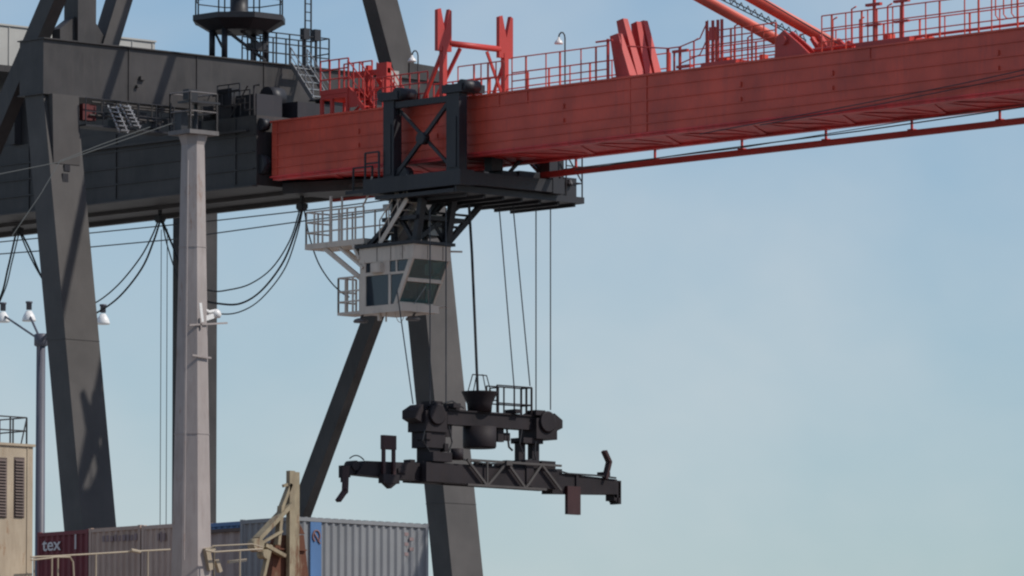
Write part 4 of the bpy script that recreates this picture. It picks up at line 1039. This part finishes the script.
# ---- rusty derrick post
DX = 14.9
p0 = atX(293, 560, DX)
dp = empty('derrick_post', (DX, p0.y, 13.2)); tag(dp, 'rusty buff derrick post with raked strut in front of the containers', 'derrick post')
ztp = atX(293, 471, DX).z; yl = atX(288, 500, DX).y; yr = atX(299, 500, DX).y
w = MB(); w.box(DX - .08, DX + .08, yl, yl + .2, 13.2, ztp); w.box(DX - .10, DX - .02, yl + .202, yr + .04, 13.2, ztp - .02); w.build('post', RUSTY, dp)
w = MB()
def bx_(pa, pb, wd, X=DX, h=None): w.beam(atX(*pa, X), atX(*pb, X), wd, h or wd, up=(1, 0, 0))
bx_((290, 504), (257, 539), .12, h=.30); bx_((290, 484), (281, 508), .1, h=.16); bx_((281, 506), (277, 545), .1, h=.2)
bx_((282, 531), (262, 543), .07, X=DX + .12, h=.09); bx_((264, 545), (284, 556), .1, h=.2); bx_((262, 580), (270, 545), .1, h=.15); bx_((283, 486), (292, 483), .08)
w.build('strut', RUSTY, dp)
w = MB()
w.prism([atX(x, y, DX - .14) for x, y in ((277, 535), (304, 535), (311, 600), (268, 600))], (-.25, 0, 0)); w.cut()
w.prism([atX(x, y, DX - .13) for x, y in ((300, 524), (305, 534), (300, 534))], (-.1, 0, 0)); w.cut()
a = atX(278, 548, DX - .1); b = atX(306, 551, DX - .1); w.box(DX - .12, DX - .06, a.y, b.y, b.z, a.z); w.cut()
a = atX(262, 543, DX - .2); b = atX(278, 556, DX); w.box(DX - .3, DX - .13, a.y, b.y, b.z, a.z)
w.build_each('winch_platform', RUST2, dp)
w = MB(); c = atX(257, 545, DX + .1)
w.lathe((DX - .1, c.y, c.z), [(.2, 0), (.2, .3)], 12, 'x'); w.cut(); w.lathe((DX - .1, c.y + .3, c.z - .25), [(.14, 0), (.14, .3)], 12, 'x'); w.build_each('pulley_block', RUSTY, dp)

# ---- deckhouse at the left edge
HXd = 15.2
a = atX(33, 447, HXd); 
dh = empty('deckhouse', (HXd - 1, a.y - 2, 13.2)); tag(dh, 'rust-streaked buff deckhouse with dark louvres and a railed roof at the left edge', 'deckhouse')
w = MB(); zd = a.z; w.box(HXd - 2.6, HXd, a.y - 5, a.y, 13.2, zd); w.box(HXd - 2.65, HXd + .05, a.y - 5, a.y + .05, zd + .001, zd + .07)
b = atX(27, 447, HXd); w.box(HXd + .001, HXd + .02, b.y, b.y + .03, 13.2, zd)
w.build('wall', BUFF, dh)
for (xa_, xb_, yt, yb_) in ((-7, 6.5, 457, 518), (14, 24, 457, 518)):
    a1 = atX(xa_, yt, HXd); b1 = atX(xb_, yb_, HXd)
    w = MB(); w.box(HXd + .001, HXd + .012, a1.y, b1.y, b1.z, a1.z)
    zz = b1.z + .04
    while zz < a1.z - .04: w.add([(HXd + .013, a1.y + .03, zz + .06), (HXd + .013, b1.y - .03, zz + .06), (HXd + .06, b1.y - .03, zz), (HXd + .06, a1.y + .03, zz)], [(0, 1, 2, 3)]); zz += .085
    w.build('louvre', LOUV, dh)
w = MB(); w.rail([(HXd - .1, a.y - 4.9, zd + .07), (HXd - .1, a.y - .15, zd + .07), (HXd - 2.5, a.y - .15, zd + .07)], .75, .62, .02, bars=(.5, 1.0))
w.beam((HXd - .1, a.y - .15, zd + .8), (HXd - .1, a.y - .35, zd + .07), .03, .03)
w.build('roof_railing', GREY, dh)

# ---- ship's sand coloured pipe rails in front of the containers
def piperail(pl, X, label, r=.026, posts=(), dz=.6):
    P = [atX(x, y, X) for x, y in pl]
    w = MB(); w.tube(P, r, 8)
    for q in posts:
        # drop a post under the rail at pixel x
        for a, b in zip(pl[:-1], pl[1:]):
            if a[0] <= q <= b[0]:
                t = (q - a[0]) / (b[0] - a[0]); c = atX(q, a[1] + (b[1] - a[1]) * t, X); w.tube([c, V(c.x, c.y, c.z - dz)], r * .9, 6)
    o = w.build('pipe_rail', SANDR, None, None, root=P[0]); tag(o, label, 'pipe rail', 'sand coloured pipe rails on the ship'); return o
piperail([(31, 557), (56, 556), (100, 553.5), (132, 551.5), (170, 549.5)], 15.6, 'long sand coloured pipe rail across the maroon and tan containers', posts=(34, 58, 96, 148), dz=2.5)
piperail([(31, 560), (50, 558), (55, 557), (70, 557), (73, 562), (74, 580)], 15.9, 'bent sand coloured pipe hoop below the tex lettering', posts=(52,), dz=2)
piperail([(131, 550), (140, 552)], 15.7, 'short bright pipe stub on the rail near the pale mast', .05)
piperail([(205, 550), (214, 552), (262, 549)], 15.5, 'lower thin pipe rail right of the pale mast', .028, posts=(214, 240), dz=2)
piperail([(212, 546), (252, 544), (262, 547)], 15.3, 'upper thin pipe rail right of the pale mast', .02)
w = MB()
for a_, b_, wd in (((206, 548), (210, 570), .16), ((207, 552), (214, 548), .12), ((216, 560), (220, 572), .12), ((228, 562), (246, 560), .08)):
    w.beam(atX(*a_, 15.2), atX(*b_, 15.2), wd, wd, up=(1, 0, 0))
o = w.build('valve_gear', SANDR, None, None, root=atX(212, 575, 15.2)); tag(o, 'clump of pale valve gear at the foot of the pale mast', 'valve gear')

# ================================================================== LIGHT
SUN_EL = math.radians(46); 
sd = Vector((math.cos(SUN_EL) * math.cos(math.radians(35.2)), math.cos(SUN_EL) * math.sin(math.radians(35.2)), math.sin(SUN_EL)))
sl = D.lights.new('sun', 'SUN'); sl.energy = 3.6; sl.angle = math.radians(.53); sl.color = (1.0, .95, .88)
so = D.objects.new('sun', sl); COL.objects.link(so); so.rotation_euler = sd.to_track_quat('Z', 'Y').to_euler(); so.location = (60, 30, 90)
wd = D.worlds.new('World'); S.world = wd; wd.use_nodes = True; nt = wd.node_tree; L = nt.links
bg = nt.nodes['Background']; sky = nn(nt, 'ShaderNodeTexSky'); sky.sky_type = 'NISHITA'; sky.sun_disc = False
sky.sun_elevation = SUN_EL; sky.sun_rotation = math.atan2(sd.x, sd.y); sky.air_density = 1.0; sky.dust_density = .6; sky.ozone_density = 2.0; sky.altitude = 0
tc = nn(nt, 'ShaderNodeTexCoord')
mp = nn(nt, 'ShaderNodeMapping'); mp.inputs['Scale'].default_value = (1, 1, 1.5)
n1 = nn(nt, 'ShaderNodeTexNoise'); n1.inputs['Scale'].default_value = 11; n1.inputs['Detail'].default_value = 5; n1.inputs['Roughness'].default_value = .5; n1.inputs['Distortion'].default_value = .2
L.new(tc.outputs['Generated'], mp.inputs['Vector']); L.new(mp.outputs['Vector'], n1.inputs['Vector'])
rg = nn(nt, 'ShaderNodeMapRange'); rg.inputs['From Min'].default_value = .40; rg.inputs['From Max'].default_value = .68; rg.inputs['To Min'].default_value = 0; rg.inputs['To Max'].default_value = .5
L.new(n1.outputs['Fac'], rg.inputs['Value'])
tint = nn(nt, 'ShaderNodeVectorMath', operation='MULTIPLY'); tint.inputs[1].default_value = (.83, .925, 1.03)
L.new(sky.outputs['Color'], tint.inputs[0])
mx = nn(nt, 'ShaderNodeMix', data_type='RGBA'); mx.inputs['B'].default_value = (6.1, 6.35, 6.5, 1)
L.new(rg.outputs['Result'], mx.inputs['Factor']); L.new(tint.outputs[0], mx.inputs['A']); L.new(mx.outputs['Result'], bg.inputs['Color'])
bg.inputs['Strength'].default_value = .107

S.render.engine = 'CYCLES'
S.view_settings.view_transform = 'Standard'; S.view_settings.look = 'None'; S.view_settings.gamma = 1; S.view_settings.exposure = 0
S.cycles.pixel_filter_type = 'BLACKMAN_HARRIS'; S.cycles.filter_width = 2.2
S.render.resolution_x = 1024; S.render.resolution_y = 576
